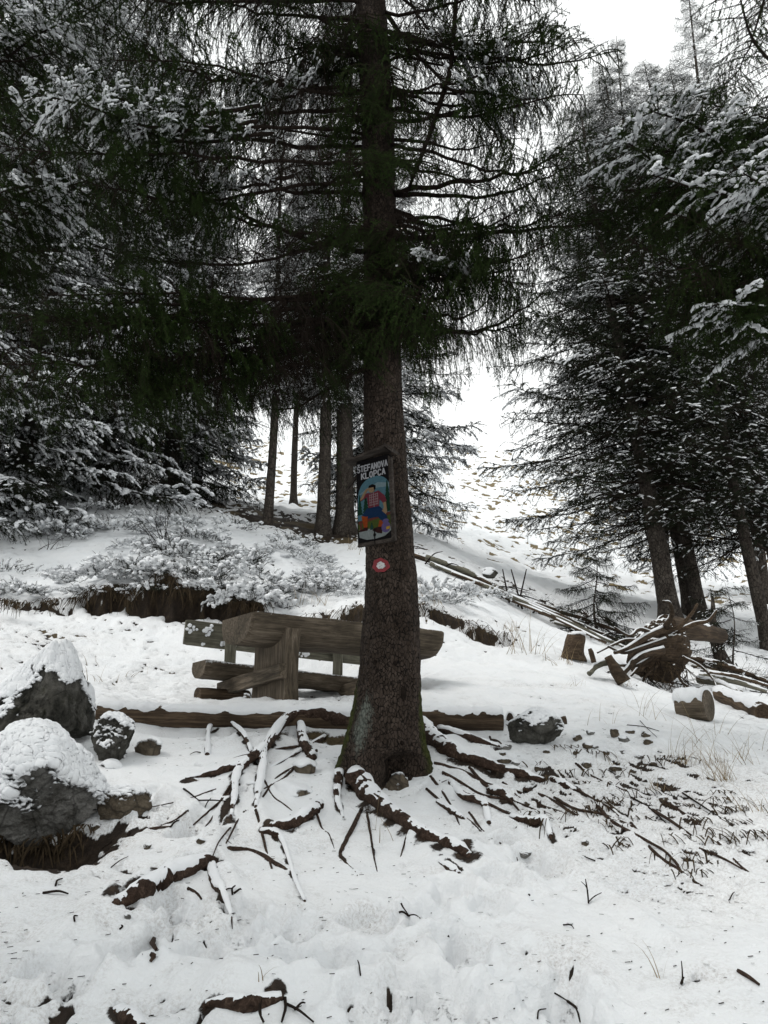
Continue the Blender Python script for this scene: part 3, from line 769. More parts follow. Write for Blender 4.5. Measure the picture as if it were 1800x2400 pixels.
def place_branch(parent, mesh, base, direction, length, roll=0.0, name='branch', nat=3.0, thick=None):
    X = Vector(direction).normalized(); Yv = Vector((0, 0, 1)).cross(X)
    if Yv.length < 1e-3: Yv = Vector((0, 1, 0))
    Yv.normalize(); Z = X.cross(Yv)
    Z = (Z * 0.25 + Vector((0, 0, 0.75))).normalized()      # the limb slopes, its twigs still hang plumb
    R = Matrix((X, Yv, Z)).transposed()
    R = R @ Matrix.Rotation(roll, 3, 'X')
    s = length / nat; w = thick if thick else min(1.35, max(0.5, s ** 0.7))
    M = Matrix.Translation(Vector(base)) @ (R @ Matrix.Diagonal((s, w * (1 if random.random() < .5 else -1), w))).to_4x4()
    return link(name, mesh, parent, M)

def spruce(px, py, Y, H, R, libs, nbr, label, start=0.10, top=None, dbase=0.4, cat='spruce tree', group=None, seed=0, sx=0.0, sy=0.0, base=None, arc=None, lowlib=None, low=0.25, shape=0.75, trunk_mat=None, dens=1.0, droop=(12, -22)):
    rr = random.Random(seed * 31 + 5)
    b = Vector(base) if base else onY(px, py, Y)
    root = empty('spruce_tree', b, label, cat, group)
    n = 22; t = np.linspace(0, 1, n)
    path = np.stack([b.x + sx * t * H + 0.05 * np.sin(t * 7 + seed), b.y + sy * t * H, b.z - 0.25 + t * (H + 0.25)], 1)
    rad = dbase / 2 * (1 - t * 0.97)**0.85 + 0.10 * dbase * np.exp(-t * 60)
    p, r = smooth_path(path, rad, 60)
    r = r * (1 + 0.35 * np.exp(-np.maximum(p[:, 2] - b.z, 0) / 0.22))
    mb = MB(); V, tr, q = tube(p, r, 14, rough=0.10, seed=seed); mb.add(V, tr, q)
    mb.build('trunk', trunk_mat or M_BARK, root)
    az = rr.random() * 6.28
    for i in range(nbr):
        f = start + (1 - start) * ((i + rr.random()) / nbr) ** dens
        if f > 0.99: f = 0.985
        h = f * H; az += 2.3999 + rr.uniform(-0.25, 0.25)
        if arc is not None and f < arc[2] and not (arc[0] < (math.degrees(az) % 360) < arc[1]): pass
        prof = (1 - f) ** shape * (low + (1 - low) * min(1.0, (f - start + 0.02) / 0.18) if low < 1 else 1)
        ln = max(0.28, R * prof * rr.uniform(0.75, 1.15))
        g = (f - start) / (1 - start)
        pit = math.radians(droop[1] + (droop[0] - droop[1]) * g + rr.uniform(-7, 7) + (25 * max(0, g - 0.75) * 2))
        d = (math.cos(az) * math.cos(pit), math.sin(az) * math.cos(pit), math.sin(pit))
        bp = (b.x + sx * h, b.y + sy * h, b.z + h)
        place_branch(root, rr.choice(lowlib if lowlib and g < .28 else libs), bp, d, ln, rr.uniform(-0.15, 0.15), nat=2.6, thick=max(0.38, min(1.25, (ln / 2.6) ** 0.75)))
    # leader shoot
    return root

# ------------------------------------------------------------------ the main spruce with board and blaze
TY = 5.75
axp = [(898,1905),(900,1840),(900,1736),(908,1650),(914,1573),(917,1456),(917,1356),(911,1250),(903,1100),(899,1000),(896,820),(893,650),(885,300),(870,0),(845,-400),(810,-1000)]
wpx = [250, 226, 184, 158, 143, 131, 121, 112, 102, 95, 86, 79, 76, 70, 56, 36]
trp = np.array([list(W(a, b, TY)) for a, b in axp]); trr = np.array([w / FPX * depth_of(p) / 2 for w, p in zip(wpx, trp)])
spr = empty('spruce_tree', (trp[0][0], TY, gz(trp[0][0], TY)), 'big dark spruce in the middle carrying the painted board and trail blaze', 'spruce tree')
_zb = gz(trp[0][0], 5.45)
def trunk_surface():
    n1, n2_ = 520, 150
    tt = np.concatenate([np.linspace(0, 8, 430), np.linspace(8, 15, 90)[1:]])
    P = np.array([np.interp(tt, np.arange(len(trp)), trp[:, k]) for k in range(3)]).T
    P[:, 2] = np.maximum.accumulate(P[:, 2])
    R = np.interp(tt, np.arange(len(trr)), trr)
    k = np.ones(9) / 9
    for a in (P[:, 0], R): a[4:-4] = np.convolve(a, k, 'valid')
    th = np.linspace(0, 2 * np.pi, n2_, endpoint=False)
    Z = P[:, 2][:, None]; h = Z - _zb
    TH = th[None]
    lob = 0
    for a, k, s in ((200, .34, .30), (342, .40, .30), (262, .22, .35), (150, .30, .35), (25, .3, .4), (90, .25, .4), (302, .10, .22)):
        d = (np.degrees(TH) - a + 180) % 360 - 180
        lob = lob + k * np.exp(-(d / (s * 57))**2)
    f = 1 + lob * np.exp(-np.maximum(h, 0) / 0.16) * 0.75
    # dark hollow between two roots at the right of the foot
    d = (np.degrees(TH) - 293 + 180) % 360 - 180
    arch = np.exp(-(d / 27)**4) * (1 - sstep(0.16, 0.235, h - 0.02 * np.cos(np.radians(d) * 3)))
    f = f * (1 - 0.55 * arch)
    V = np.stack([P[:, 0][:, None] + R[:, None] * f * np.cos(TH), P[:, 1][:, None] + R[:, None] * f * np.sin(TH), Z + 0 * TH], -1).reshape(-1, 3)
    C = np.repeat(np.stack([P[:, 0], P[:, 1], P[:, 2]], 1), n2_, 0)
    nz = 0.06 * fbm3(V * [5, 5, 2.2], 4, 2) + 0.075 * fbm3(V * [26, 26, 13], 3, 5)
    # knots where old limbs broke off
    out = V - C; rad = np.linalg.norm(out, axis=1)
    V = C + out * (1 + nz)[:, None]
    i = np.arange(len(tt) - 1)[:, None] * n2_; j = np.arange(n2_)[None]; j2 = (j + 1) % n2_
    q = np.stack([i + j, i + j2, i + n2_ + j2, i + n2_ + j], -1).reshape(-1, 4)
    thd = np.tile(np.degrees(th), len(tt)); hh = np.repeat(P[:, 2] - _zb, n2_)
    dl = np.minimum(np.abs((thd - 190 + 180) % 360 - 180), np.abs((thd - 352 + 180) % 360 - 180))
    moss = np.clip(1 - dl / 38, 0, 1) * (1 - sstep(0.45, 0.95, hh)) * 0.8
    d3 = np.abs((thd - 232 + 180) % 360 - 180)
    lich = np.clip(1 - d3 / 42, 0, 1) * np.exp(-((hh - 0.42) / 0.3)**2) * 0.62
    return V, q, moss, lich
V, q, moss, lich = trunk_surface()
mb = MB(); mb.add(V, quads=q)
trunk = mb.build('trunk', M_TRUNK, spr)
for nme, a in (('moss', moss), ('lichen', lich)):
    t = trunk.data.attributes.new(nme, 'FLOAT', 'POINT'); t.data.foreach_set('value', a.astype(np.float32))
# knots and a resin-dark wound
def axis_at_z(z):
    return np.array([np.interp(z, trp[:, 2], trp[:, 0]), TY, z]), np.interp(z, trp[:, 2], trr)
for (px, py, s) in ((1003-60,1628,.035),(925,1560,.022),(880,1558,.026),(870,1500,.016),(930,1470,.014),(905,1420,.012),(940,1740,.02),(895,980,.02),(880,860,.018),(915,760,.02)):
    p = W(px, py, TY); c, r = axis_at_z(p.z); dx = p.x - c[0]
    dx = max(-r * .85, min(r * .85, dx)); yy = TY - math.sqrt(r * r - dx * dx)
    v, f = ico(2); v = v * [s * .6, 0.012, s * (1.5 if py == 1628 else .8)] * (1 + 0.3 * fbm3(v * 2, 2, px))[:, None] + [c[0] + dx, yy + 0.002, p.z]
    MB().add(v, f).build('knot', bpy.data.materials.get('dark_knot') or mat_plain('dark_knot', (0.012, 0.009, 0.007), 0.9, 0.4, 40), spr)

# roots with snow lying along them
def make_root(pts, rad, lift, name='root', parent=spr, mat=None, snow=True, seed=0):
    g = []
    for (p, l, rd) in zip(pts, np.interp(np.linspace(0, 1, len(pts)), np.linspace(0, 1, len(lift)), lift), np.interp(np.linspace(0, 1, len(pts)), np.linspace(0, 1, len(rad)), rad)):
        v = G(*p); g.append((v.x, v.y, v.z + l * 0.8 - (0.1 if max(rad) >= .016 else 0.45) * rd))
    n = max(14, int(6 * len(pts)))
    P, R = smooth_path(g, np.array(rad) * (1.04 if parent is spr else 1), n)
    P = P + 0.32 * R[:, None] * np.stack([fbm(np.arange(n) * .37, np.full(n, seed + .5), 2, 1), fbm(np.arange(n) * .37, np.full(n, seed + 4.5), 2, 2), fbm(np.arange(n) * .5, np.full(n, seed + 7.5), 2, 3)], 1)
    P2 = np.vstack([P[:1] - [0, 0, 0.03], P, P[-1:] + (P[-1:] - P[-2:-1]) - [0, 0, 0.03]]); R2 = np.concatenate([[R[0] * .9], R, [R[-1] * .4]])
    mb = MB(); V, tr, q = tube(P2, R2, 10, rough=0.28, seed=seed); mb.add(V, tr, q)
    o = mb.build(name, mat or M_ROOT, parent)
    if snow and max(rad) >= .016:
        S = P + np.stack([0 * R, 0.34 * R, 0.44 * R + 0.002], 1); k = np.arange(n)
        wv = np.clip(0.93 + 0.42 * fbm(k * .21, np.full(n, seed * 1.7 + .3), 2, 7), 0.35, 1.1)
        Rs = (0.93 * R + 0.003) * wv
        mb = MB(); V, tr, q = tube(S, Rs, 12, rough=0.14, seed=seed + 3, squash=0.75); mb.add(V, tr, q, snow=1)
        mb.build('snow_cap', M_SNOW, o)
    return o
for i, (pts, rad, lift) in enumerate(ROOTS):
    make_root(pts, rad, lift, seed=i)
_fr = random.Random(12)
for i, (x0, y0, dx, dy, n_, r0) in enumerate(((1010,1745,70,18,4,.02),(1020,1790,60,28,4,.018),(1040,1812,60,30,4,.016),(1100,1800,62,24,5,.014),(1180,1835,50,40,3,.014),(1230,1850,60,42,3,.016),(1300,1870,55,34,4,.012),(1400,1890,60,40,4,.014),(1480,1930,60,45,4,.012),(1560,1880,50,40,4,.013),(1350,1790,60,20,3,.012),(1100,1905,40,30,3,.010),
        (760,1730,-60,26,3,.024),(740,1760,-45,40,3,.018),(700,1750,-60,10,3,.014),(560,1840,-45,26,3,.013),(545,1835,-25,45,3,.011),(620,1830,30,30,3,.010),(600,1900,12,45,4,.012),(575,1900,-20,40,3,.009),(740,1900,20,36,3,.009),(860,1905,12,45,3,.010),(960,1935,-10,36,3,.008),(505,1850,-50,12,3,.008),(540,1940,-22,40,3,.007),(690,1800,-45,28,3,.012),(1000,1850,45,24,3,.012),(440,1900,-40,20,3,.008),(1010,1820,30,45,3,.013))):
    pts = [(x0, y0)]
    for k in range(n_): pts.append((pts[-1][0] + dx * _fr.uniform(.6, 1.3), pts[-1][1] + dy * _fr.uniform(.5, 1.4) + _fr.uniform(-6, 6)))
    make_root(pts, np.linspace(r0 * .8, r0 * .3, len(pts)), [.6 * r0] + [_fr.uniform(-.2, .5) * r0 for _ in pts[1:-1]] + [-.5 * r0], name='rootlet', seed=40 + i, snow=i % 3 != 1)

# limbs of the main spruce seen one by one: start pixel on the trunk, end pixel, end distance, kind
LIMBS = [
 ((850,600),(360,395),5.0,'mid',1.0),((846,130),(640,20),5.6,'dark',1.0),((838,225),(300,80),5.0,'dark',1.1),((842,240),(500,330),5.4,'mid',.9),((845,462),(560,365),5.6,'mid',.9),
 ((857,652),(270,850),4.9,'mid',1.1),((857,730),(600,835),5.4,'mid',.8),((853,560),(300,560),6.3,'dark',1.0),
 ((930,287),(1200,250),5.6,'dead',1.0),((925,460),(1310,335),5.2,'mid',1.0),((925,458),(1300,405),5.5,'mid',.9),((998,108),(1200,250),5.6,'dead',.7),((925,200),(1180,240),5.9,'dead',.9),
 ((925,510),(1050,600),5.3,'mid',.8),((922,790),(1240,700),5.4,'mid',.9),((925,640),(1190,590),5.2,'dark',.9),((925,560),(1420,440),6.2,'mid',1.0),((920,70),(1280,60),6.4,'mid',1.0),
 ((925,330),(1150,310),6.0,'dead',.9),((925,375),(1130,420),6.3,'dead',.8),((925,240),(1130,180),5.2,'dead',.8),((920,150),(1100,90),5.3,'dead',.8),((840,330),(600,230),6.2,'dead',.8),((845,300),(700,420),6.0,'dead',.7),((845,520),(690,600),6.1,'dead',.7),
 ((845,170),(560,40),6.5,'dark',1.0),((845,350),(380,200),6.2,'mid',1.0),((845,60),(480,-60),5.2,'dark',1.0),
]
LIB = {'dark': (B_DARK, 3.0), 'mid': (B_MID, 3.0), 'dead': (B_DEAD, 2.4), 'snow': (B_TOPSNOW, 3.0)}
lr = random.Random(4)
for a, b, Y, kind, th in LIMBS:
    p0 = W(*a, TY); c, r = axis_at_z(p0.z); p1 = W(*b, Y)
    base = Vector((c[0], TY, p0.z)); d = p1 - base; base = base + d.normalized() * r * 0.7
    lib, nat = LIB[kind]
    place_branch(spr, lr.choice(lib), base, d, d.length * 1.04, lr.uniform(-.2, .2), nat=nat, thick=th)
# the steep broken limb right of the trunk
mb = MB(); pp, rr_ = smooth_path([W(958, 440, 5.6), W(1003, 325, 5.55), W(1035, 230, 5.5), W(1057, 150, 5.45), W(1070, -20, 5.4)], (.012, .02, .022, .022, .02), 20)
V, tr, q = tube(pp, rr_, 7, rough=.2); mb.add(V, tr, q); mb.build('broken_limb', M_TWIG, spr)
# hanging boughs: whole pictures of foliage around the upper trunk (px, py of the bough's outer end, Y, start py)
HANG = [ (590,30,5.2,10),(660,90,5.4,50),(720,30,5.4,-20),(700,170,5.6,130),(600,150,5.5,110),(300,300,4.7,240),(330,430,4.7,370),(120,420,4.4,330),(260,560,4.7,460),(80,540,4.3,430),(280,470,5.0,400),
         (60,900,4.4,690),(180,860,4.6,680),(220,960,4.7,720),(430,880,5.1,700),(130,760,4.6,640),(470,970,5.2,740),(680,470,5.8,420),(680,780,5.6,680),(770,900,5.7,770),(100,50,4.4,0),(220,20,4.6,-40),(60,130,4.3,60),(340,600,4.9,520),
         (780,640,5.3,600),(760,150,5.8,80),(800,60,5.9,10),(1160,30,5.3,-50),(1220,90,5.2,20),(1270,160,5.2,90),(1330,240,5.1,150),(1260,280,5.2,210),(1330,360,5.1,270),(1290,440,5.2,350),(1240,520,5.3,450),(1180,600,5.4,560),(850,480,5.2,400),(900,560,5.25,490),(930,440,5.3,380),(860,740,5.3,690),(900,700,5.2,650),(940,790,5.3,740),(870,330,5.3,260),(930,250,5.3,190),(880,120,5.3,60),(1230,690,5.3,620),(1110,720,5.5,670),(1010,680,5.5,630),
         (1330,560,5.3,500),(1300,660,5.4,600),(1010,30,5.9,-30),(980,100,5.9,50),(980,720,5.3,690),(1100,570,6.2,520),(1150,760,5.4,690),(1260,800,5.5,700),(1180,560,5.5,500),(1220,640,5.6,590),(60,1010,4.6,730),(200,1000,4.8,740),(330,1010,5.0,750),(420,980,5.2,760),(650,1000,5.6,830),(270,930,5.4,720) ]
for k, (x, y, Y, sy) in enumerate(HANG):
    if x < 600 and k % 4 == 2 and y < 900: continue
    y += lr.uniform(-75, 75); sy += lr.uniform(-55, 55)
    p0 = W(880, sy, TY); c, r = axis_at_z(p0.z); p1 = W(x, y, Y)
    base = Vector((c[0], TY, p0.z)); d = p1 - base
    place_branch(spr, (B_FULL[k % 2] if k % 2 else B_MID[k % 3]) if d.length < 1.0 else B_DARK[k % 5], base, d, d.length, lr.uniform(-.3, .3), nat=3.0, thick=1.0)
# boughs higher up and behind, out to the crown's rim
for k in range(24):
    z = 7.6 + 4.1 * (k / 24) ; c, r = axis_at_z(z); az = k * 2.39996; ln = 3.3 * (1 - (z - 5.2) / 11) * lr.uniform(.8, 1.1)
    if z < 7.8 and math.cos(az) > -0.2 and math.sin(az) < -0.3 and lr.random() < 0.5: continue
    pit = math.radians(-14 + 2.2 * (z - 5))
    place_branch(spr, B_DARK[k % 4] if k % 3 else B_MID[k % 3], (c[0], TY, z), (math.cos(az) * math.cos(pit), math.sin(az) * math.cos(pit), math.sin(pit)), ln, lr.uniform(-.2, .2), nat=3.0, thick=1.0)
for (x, y, Y, sy, ln) in ((560,210,5.2,190,1),(250,330,4.5,300,1),(130,330,4.2,260,1),(400,430,4.9,400,.9),(1250,230,5.1,180,1),(1180,120,5.2,80,1),(1080,600,5.2,560,.7),(170,280,4.4,230,1),(680,170,5.5,150,1)):
    p0 = W(880, sy, TY); c, r = axis_at_z(p0.z); p1 = W(x, y, Y); base = Vector((c[0], TY, p0.z)); d = p1 - base
    place_branch(spr, lr.choice(B_TOPSNOW), base + d * 0.45, d + Vector((0, 0, .1)), d.length * 0.58, 0, nat=3.0, thick=.75)

# ------------------------------------------------------------------ board on the trunk
def flat_mat(name, col, rough=0.7): return mat_plain(name, col, rough, 0.12, 60)
PAINT = {k: flat_mat('paint_' + k, c) for k, c in ((k, tuple(x * (.50 if k not in ('white', 'blaze') else .8) for x in c)) for k, c in dict(black=(.008, .007, .008), white=(.32, .32, .34), sky=(.09, .19, .24), cloud=(.20, .28, .31), green=(.008, .04, .022), shirt=(.16, .03, .045),
         check=(.30, .22, .23), shorts=(.008, .03, .085), sock=(.30, .055, .012), boot=(.035, .012, .012), skin=(.30, .20, .12), hair=(.008, .006, .006), lilac=(.12, .09, .22), yellow=(.42, .26, .03),
         meadow=(.065, .09, .018), snowp=(.26, .29, .29), bench=(.13, .04, .03), glass=(.015, .055, .04), red=(.20, .012, .02), blaze=(.55, .52, .52), edge=(.05, .03, .022)).items())}
BL, BR, TR, TL = W(839, 1282, 5.655), W(925, 1266, 5.50), W(916, 1062, 5.50), W(835, 1084, 5.655)
ux = (BR - BL); vy = (TL - BL); nrm = ux.cross(vy).normalized()
if nrm.y > 0: nrm = -nrm
def SPT(u, v, o=0.0):
    return BL * (1 - u) * (1 - v) + BR * u * (1 - v) + TR * u * v + TL * (1 - u) * v + nrm * o
sign = empty('wooden_sign', SPT(.5, 0), 'black painted board lettered ŠTEFANOVA KLOPCA nailed to the big trunk', 'sign')
def slab(poly, o0, o1, name, mat, parent, fn=SPT):
    n = len(poly); V = [fn(u, v, o1) for u, v in poly] + [fn(u, v, o0) for u, v in poly]
    me = bpy.data.meshes.new(name)
    f = [list(range(n)), list(range(2 * n - 1, n - 1, -1))] + [[i, i + n, (i + 1) % n + n, (i + 1) % n] for i in range(n)]
    me.from_pydata([list(v) for v in V], [], f); me.materials.append(mat); me.update()
    return link(name, me, parent)
board = slab([(0, 0.02), (.3, 0), (.7, .01), (1, 0), (1, .96), (.93, 1.0), (0, 1)], -0.026, 0, 'board', PAINT['black'], sign)
M_SW = mat_wood('old_sign_wood', (0.012, 0.009, 0.008), (0.03, 0.023, 0.019), (0.085, 0.072, 0.064))
slab([(-.06, .40), (.1, .40), (.1, .93), (-.06, .93)], -0.06, -0.028, 'back_plank', M_SW, sign)
slab([(.93, 0), (1.02, 0), (1.01, .95), (.93, .98)], -0.022, 0.008, 'edge_strip', M_SW, sign)
slab([(0, -.005), (1, -.005), (1, .03), (.02, .035)], -0.020, 0.006, 'bottom_strip', M_SW, sign)
slab([(-.20, .995), (.90, 1.055), (.90, 1.085), (-.20, 1.03)], -0.07, 0.055, 'roof_board', M_SW, sign)
slab([(.88, 1.086), (1.10, .99), (1.11, 1.02), (.90, 1.115)], -0.07, 0.045, 'roof_board', M_SW, sign)
slab([(-.40, .74), (-.36, .71), (.0, .865), (-.0, .90)], -0.045, -0.03, 'slanting_stick', M_SW, sign)
pl = slab([(.02 + .48 + .48 * math.cos(a) * (1 if abs(math.cos(a)) < .9 else 1), .42 + .36 * (abs(math.sin(a)) ** .55) * (1 if math.sin(a) > 0 else -1)) for a in np.linspace(0, 2 * math.pi, 40, endpoint=False)], 0, .0015, 'painting', PAINT['sky'], sign)
# everything painted on it: (polygon in board units, colour, layer)
def E(cx, cy, rx, ry, n=14, a0=0): return [(cx + rx * math.cos(a0 + 2 * math.pi * i / n), cy + ry * math.sin(a0 + 2 * math.pi * i / n)) for i in range(n)]
def firp(cx, y0, y1, w):
    L_, Rr = [], []
    for i in range(6):
        y = y0 + (y1 - y0) * i / 6; ww = w * (1 - i / 6.3)
        L_ += [(cx - ww, y), (cx - ww * .5, y + (y1 - y0) / 7)]; Rr += [(cx + ww, y), (cx + ww * .5, y + (y1 - y0) / 7)]
    return L_ + [(cx, y1)] + Rr[::-1]
ART = [
 ([(.06,.60),(.3,.66),(.6,.70),(.95,.66),(.95,.62),(.6,.64),(.3,.60)],'cloud',1),
 (firp(.08,.36,.60,.09),'green',2),(firp(.25,.38,.60,.10),'green',2),(firp(.86,.34,.70,.13),'green',2),
 ([(.03,.16),(.98,.16),(.98,.31),(.5,.30),(.03,.29)],'meadow',2),
 ([(.04,.19),(.06,.10),(.25,.062),(.5,.055),(.75,.07),(.92,.12),(.97,.17),(.7,.14),(.5,.175),(.25,.185)],'snowp',3),
 ([(.04,.285),(.95,.335),(.95,.30),(.04,.25)],'bench',3),([(.08,.25),(.14,.25),(.14,.17),(.08,.17)],'bench',3),
 ([(.14,.35),(.28,.42),(.62,.42),(.76,.36),(.84,.27),(.70,.235),(.58,.30),(.30,.30),(.24,.33)],'shorts',5),
 ([(.12,.345),(.30,.33),(.28,.20),(.19,.20)],'sock',5),([(.62,.255),(.80,.24),(.70,.165),(.57,.17)],'sock',5),
 ([(.18,.205),(.30,.20),(.29,.165),(.04,.165),(.04,.185),(.17,.19)],'boot',6),([(.56,.185),(.70,.175),(.68,.10),(.56,.115),(.42,.155),(.45,.175)],'boot',6),
 ([(.33,.42),(.30,.52),(.30,.555),(.12,.52),(.11,.545),(.30,.60),(.42,.585),(.62,.60),(.78,.53),(.84,.46),(.73,.445),(.64,.50),(.62,.42)],'shirt',6),
 ([(.11,.525),(.19,.545),(.30,.625),(.42,.645),(.40,.665),(.26,.645),(.10,.545)],'skin',7),
 (E(.43,.63,.085,.038),'skin',7),([(.34,.655),(.36,.68),(.46,.69),(.54,.67),(.54,.63),(.50,.615),(.49,.65)],'hair',8),
 ([(.73,.445),(.82,.452),(.83,.385),(.84,.335),(.80,.31),(.76,.33),(.70,.355),(.76,.39)],'skin',8),
 (E(.79,.165,.12,.062),'lilac',7),(E(.79,.235,.085,.024),'lilac',8),([(.80,.135),(.90,.14),(.90,.17),(.80,.165)],'yellow',9),
 ([(.36,.165),(.37,.205),(.395,.22),(.395,.245),(.415,.245),(.415,.22),(.44,.205),(.44,.165)],'glass',7),
 ([(.47,.60),(.49,.59),(.50,.42),(.48,.42)],'check',8),
] + [([(.36,y),(.61,y+.002),(.61,y+.008),(.36,y+.006)],'check',8) for y in (.445,.475,.505,.535,.562)] + [([(x,.44),(x+.014,.44),(x+.014,.575),(x,.575)],'check',8) for x in (.37,.42,.54,.59)]
for poly, c, lay in ART:
    slab(poly, .0012, .0015 + lay * .0006, 'painted_shape', PAINT[c], pl)
slab([(.47,.0),(.49,.0),(.49,.17),(.475,.17)], .0, .009, 'crack', PAINT['black'], sign)
slab(E(.48,.10,.03,.02), .0, .0095, 'dark_knot_hole', PAINT['black'], sign)
GL = {'Š': [[(1,.86),(.7,1),(.25,1),(0,.8),(.15,.58),(.85,.45),(1,.22),(.75,0),(.25,0),(0,.14)], [(.2,1.38),(.5,1.15),(.8,1.38)]],
      'T': [[(0,1),(1,1)], [(.5,1),(.5,0)]], 'E': [[(1,1),(0,1),(0,0),(1,0)], [(0,.52),(.8,.52)]], 'F': [[(1,1),(0,1),(0,0)], [(0,.5),(.8,.5)]],
      'A': [[(0,0),(.5,1),(1,0)], [(.2,.32),(.8,.32)]], 'N': [[(0,0),(0,1),(1,0),(1,1)]], 'O': [[(.5,1),(.12,.85),(0,.5),(.12,.15),(.5,0),(.88,.15),(1,.5),(.88,.85),(.5,1)]],
      'V': [[(0,1),(.5,0),(1,1)]], 'K': [[(0,0),(0,1)], [(1,1),(0,.45)], [(.25,.6),(1,0)]], 'L': [[(0,1),(0,0),(1,0)]], 'P': [[(0,0),(0,1),(.7,1),(1,.85),(1,.62),(.7,.48),(0,.48)]],
      'C': [[(1,.84),(.7,1),(.3,1),(0,.7),(0,.3),(.3,0),(.7,0),(1,.16)]]}
ASP = ux.length / vy.length
def letter(ch, u0, v0, w, h, th):
    mb = MB()
    for st in GL[ch]:
        for a, b in zip(st[:-1], st[1:]):
            A_ = np.array([u0 + a[0] * w, v0 + a[1] * h]); B_ = np.array([u0 + b[0] * w, v0 + b[1] * h])
            d = (B_ - A_) * [ASP, 1]; L_ = np.linalg.norm(d); d /= L_; nn = np.array([-d[1], d[0]]) * th
            dd = d * th * 0.6; sc = np.array([1 / ASP, 1])
            c4 = [A_ + (-dd - nn) * sc, B_ + (dd - nn) * sc, B_ + (dd + nn) * sc, A_ + (-dd + nn) * sc]
            V = [SPT(*c, .0035) for c in c4] + [SPT(*c, 0) for c in c4]
            mb.add(np.array([list(v) for v in V]), quads=[(0, 1, 2, 3), (0, 4, 5, 1), (1, 5, 6, 2), (2, 6, 7, 3), (3, 7, 4, 0)])
    mb.build('letter', PAINT['white'], sign, smooth=False)
for i, ch in enumerate('ŠTEFANOVA'): letter(ch, .035 + i * .0985, .868, .068, .066, .0062)
for i, ch in enumerate('KLOPCA'): letter(ch, .15 + i * .118, .778, .078, .066, .0070)

# painted blaze on the bark: red ring round a white spot
def on_trunk(px, py, off):
    d = ray(px, py).normalized()
    o = Vector((0, 0, EYE)) - wloc(trunk)
    ok, loc, nor, i = trunk.ray_cast(o, d)
    return (loc + wloc(trunk)) - d * off if ok else W(px, py, 5.56)
bpy.context.view_layer.update()
def patch(rx0, ry0, rx1, ry1, name, mat, off, wob):
    n = 36; rings = 5; V = []
    for k in range(rings):
        f = k / (rings - 1)
        for i in range(n):
            a = 2 * math.pi * i / n; w = 1 + wob * math.sin(3 * a + 1) * .5 + wob * math.sin(7 * a) * .5
            V.append(on_trunk(892.5 + (rx0 + (rx1 - rx0) * f) * math.cos(a) * w, 1325 + (ry0 + (ry1 - ry0) * f) * math.sin(a) * w, off))
    q = [(k * n + i, k * n + (i + 1) % n, (k + 1) * n + (i + 1) % n, (k + 1) * n + i) for k in range(rings - 1) for i in range(n)]
    return MB().add(np.array([list(v) for v in V]), quads=q).build(name, mat, spr)
def worn(name, c):
    m, N, L, B = newmat(name); v = coords(N, L)
    r = ramp(N, L, noise(N, L, 55, 6, .8, v, .5), [(.34, (.012, .008, .007)), (.46, c)]); L.new(r.outputs['Color'], B.inputs['Base Color']); B.inputs['Roughness'].default_value = .8
    bump(N, L, B, noise(N, L, 60, 5, .7, v), .8, .006); return m
patch(10, 8, 20, 16.5, 'trail_blaze_ring', worn('worn_red_paint', (.17, .012, .018)), .004, .09)
patch(0.1, 0.1, 10.2, 8.2, 'trail_blaze_spot', worn('worn_white_paint', (.45, .43, .43)), .006, .16)

# ------------------------------------------------------------------ picnic table and bench
def beam(parent, name, p0, p1, section, mat, n=24, up=Vector((0, 0, 1)), rough=0.012, snow_top=0.0, seed=0, snow_thr=0.0, away=None):
    """a timber from p0 to p1; section = outline in (across, up); local x runs along the grain"""
    p0 = Vector(p0); p1 = Vector(p1); X = (p1 - p0).normalized(); Yv = up.cross(X).normalized(); Z = X.cross(Yv)
    M = Matrix.Translation(p0) @ Matrix((X, Yv, Z)).transposed().to_4x4()
    L_ = (p1 - p0).length; S = np.array(section, float); m = len(S); t = np.linspace(0, 1, n)
    V = np.zeros((n, m, 3)); V[..., 0] = (t * L_)[:, None]; V[..., 1] = S[None, :, 0]; V[..., 2] = S[None, :, 1]
    c = S.mean(0); e = np.exp(-np.minimum(t, 1 - t) * L_ / 0.012)[:, None] * 0.06
    V[..., 1] -= (V[..., 1] - c[0]) * e; V[..., 2] -= (V[..., 2] - c[1]) * e
    F = V.reshape(-1, 3); V = (F + rough * np.stack([0 * F[:, 0], fbm3(F * [3, 9, 9], 3, seed), fbm3(F * [3, 9, 9], 3, seed + 5)], 1))
    i = np.arange(n - 1)[:, None] * m; j = np.arange(m)[None]; j2 = (j + 1) % m
    q = np.stack([i + j, i + j2, i + m + j2, i + m + j], -1).reshape(-1, 4)
    sn = np.zeros(len(V))
    if snow_top: 
        ztop = S[:, 1].max(); sn = np.clip((V[:, 2] - (ztop - 0.03)) / 0.02, 0, 1) * snow_top
    mb = MB(); mb.add(V, quads=q, snow=sn)
    c0 = V[:m]; c1 = V[-m:]
    mb.add(np.vstack([c0, c0.mean(0)]), tris=[(a, m, (a + 1) % m) for a in range(m)]); mb.add(np.vstack([c1, c1.mean(0)]), tris=[((a + 1) % m, m, a) for a in range(m)])
    o = mb.build(name, mat, parent, matrix=M)
    for p in o.data.polygons: pass
    md = o.data
    try: md.set_sharp_from_angle(angle=math.radians(35))
    except Exception: pass
    return o
def Dsec(w, h, y0=0.0, flat=0.02):
    """half-log outline: flat top at 0, round below; across from y0 to y0+w"""
    pts = [(y0, 0), (y0 + w, 0)]
    for a in np.linspace(0, math.pi, 15):
        ca = math.cos(a); sa = math.sin(a)
        pts.append((y0 + w / 2 + w / 2 * (abs(ca) ** 0.8) * (1 if ca > 0 else -1), -flat - (h - flat) * sa ** 0.75))
    return pts[:1] + pts[1:2] + pts[2:]
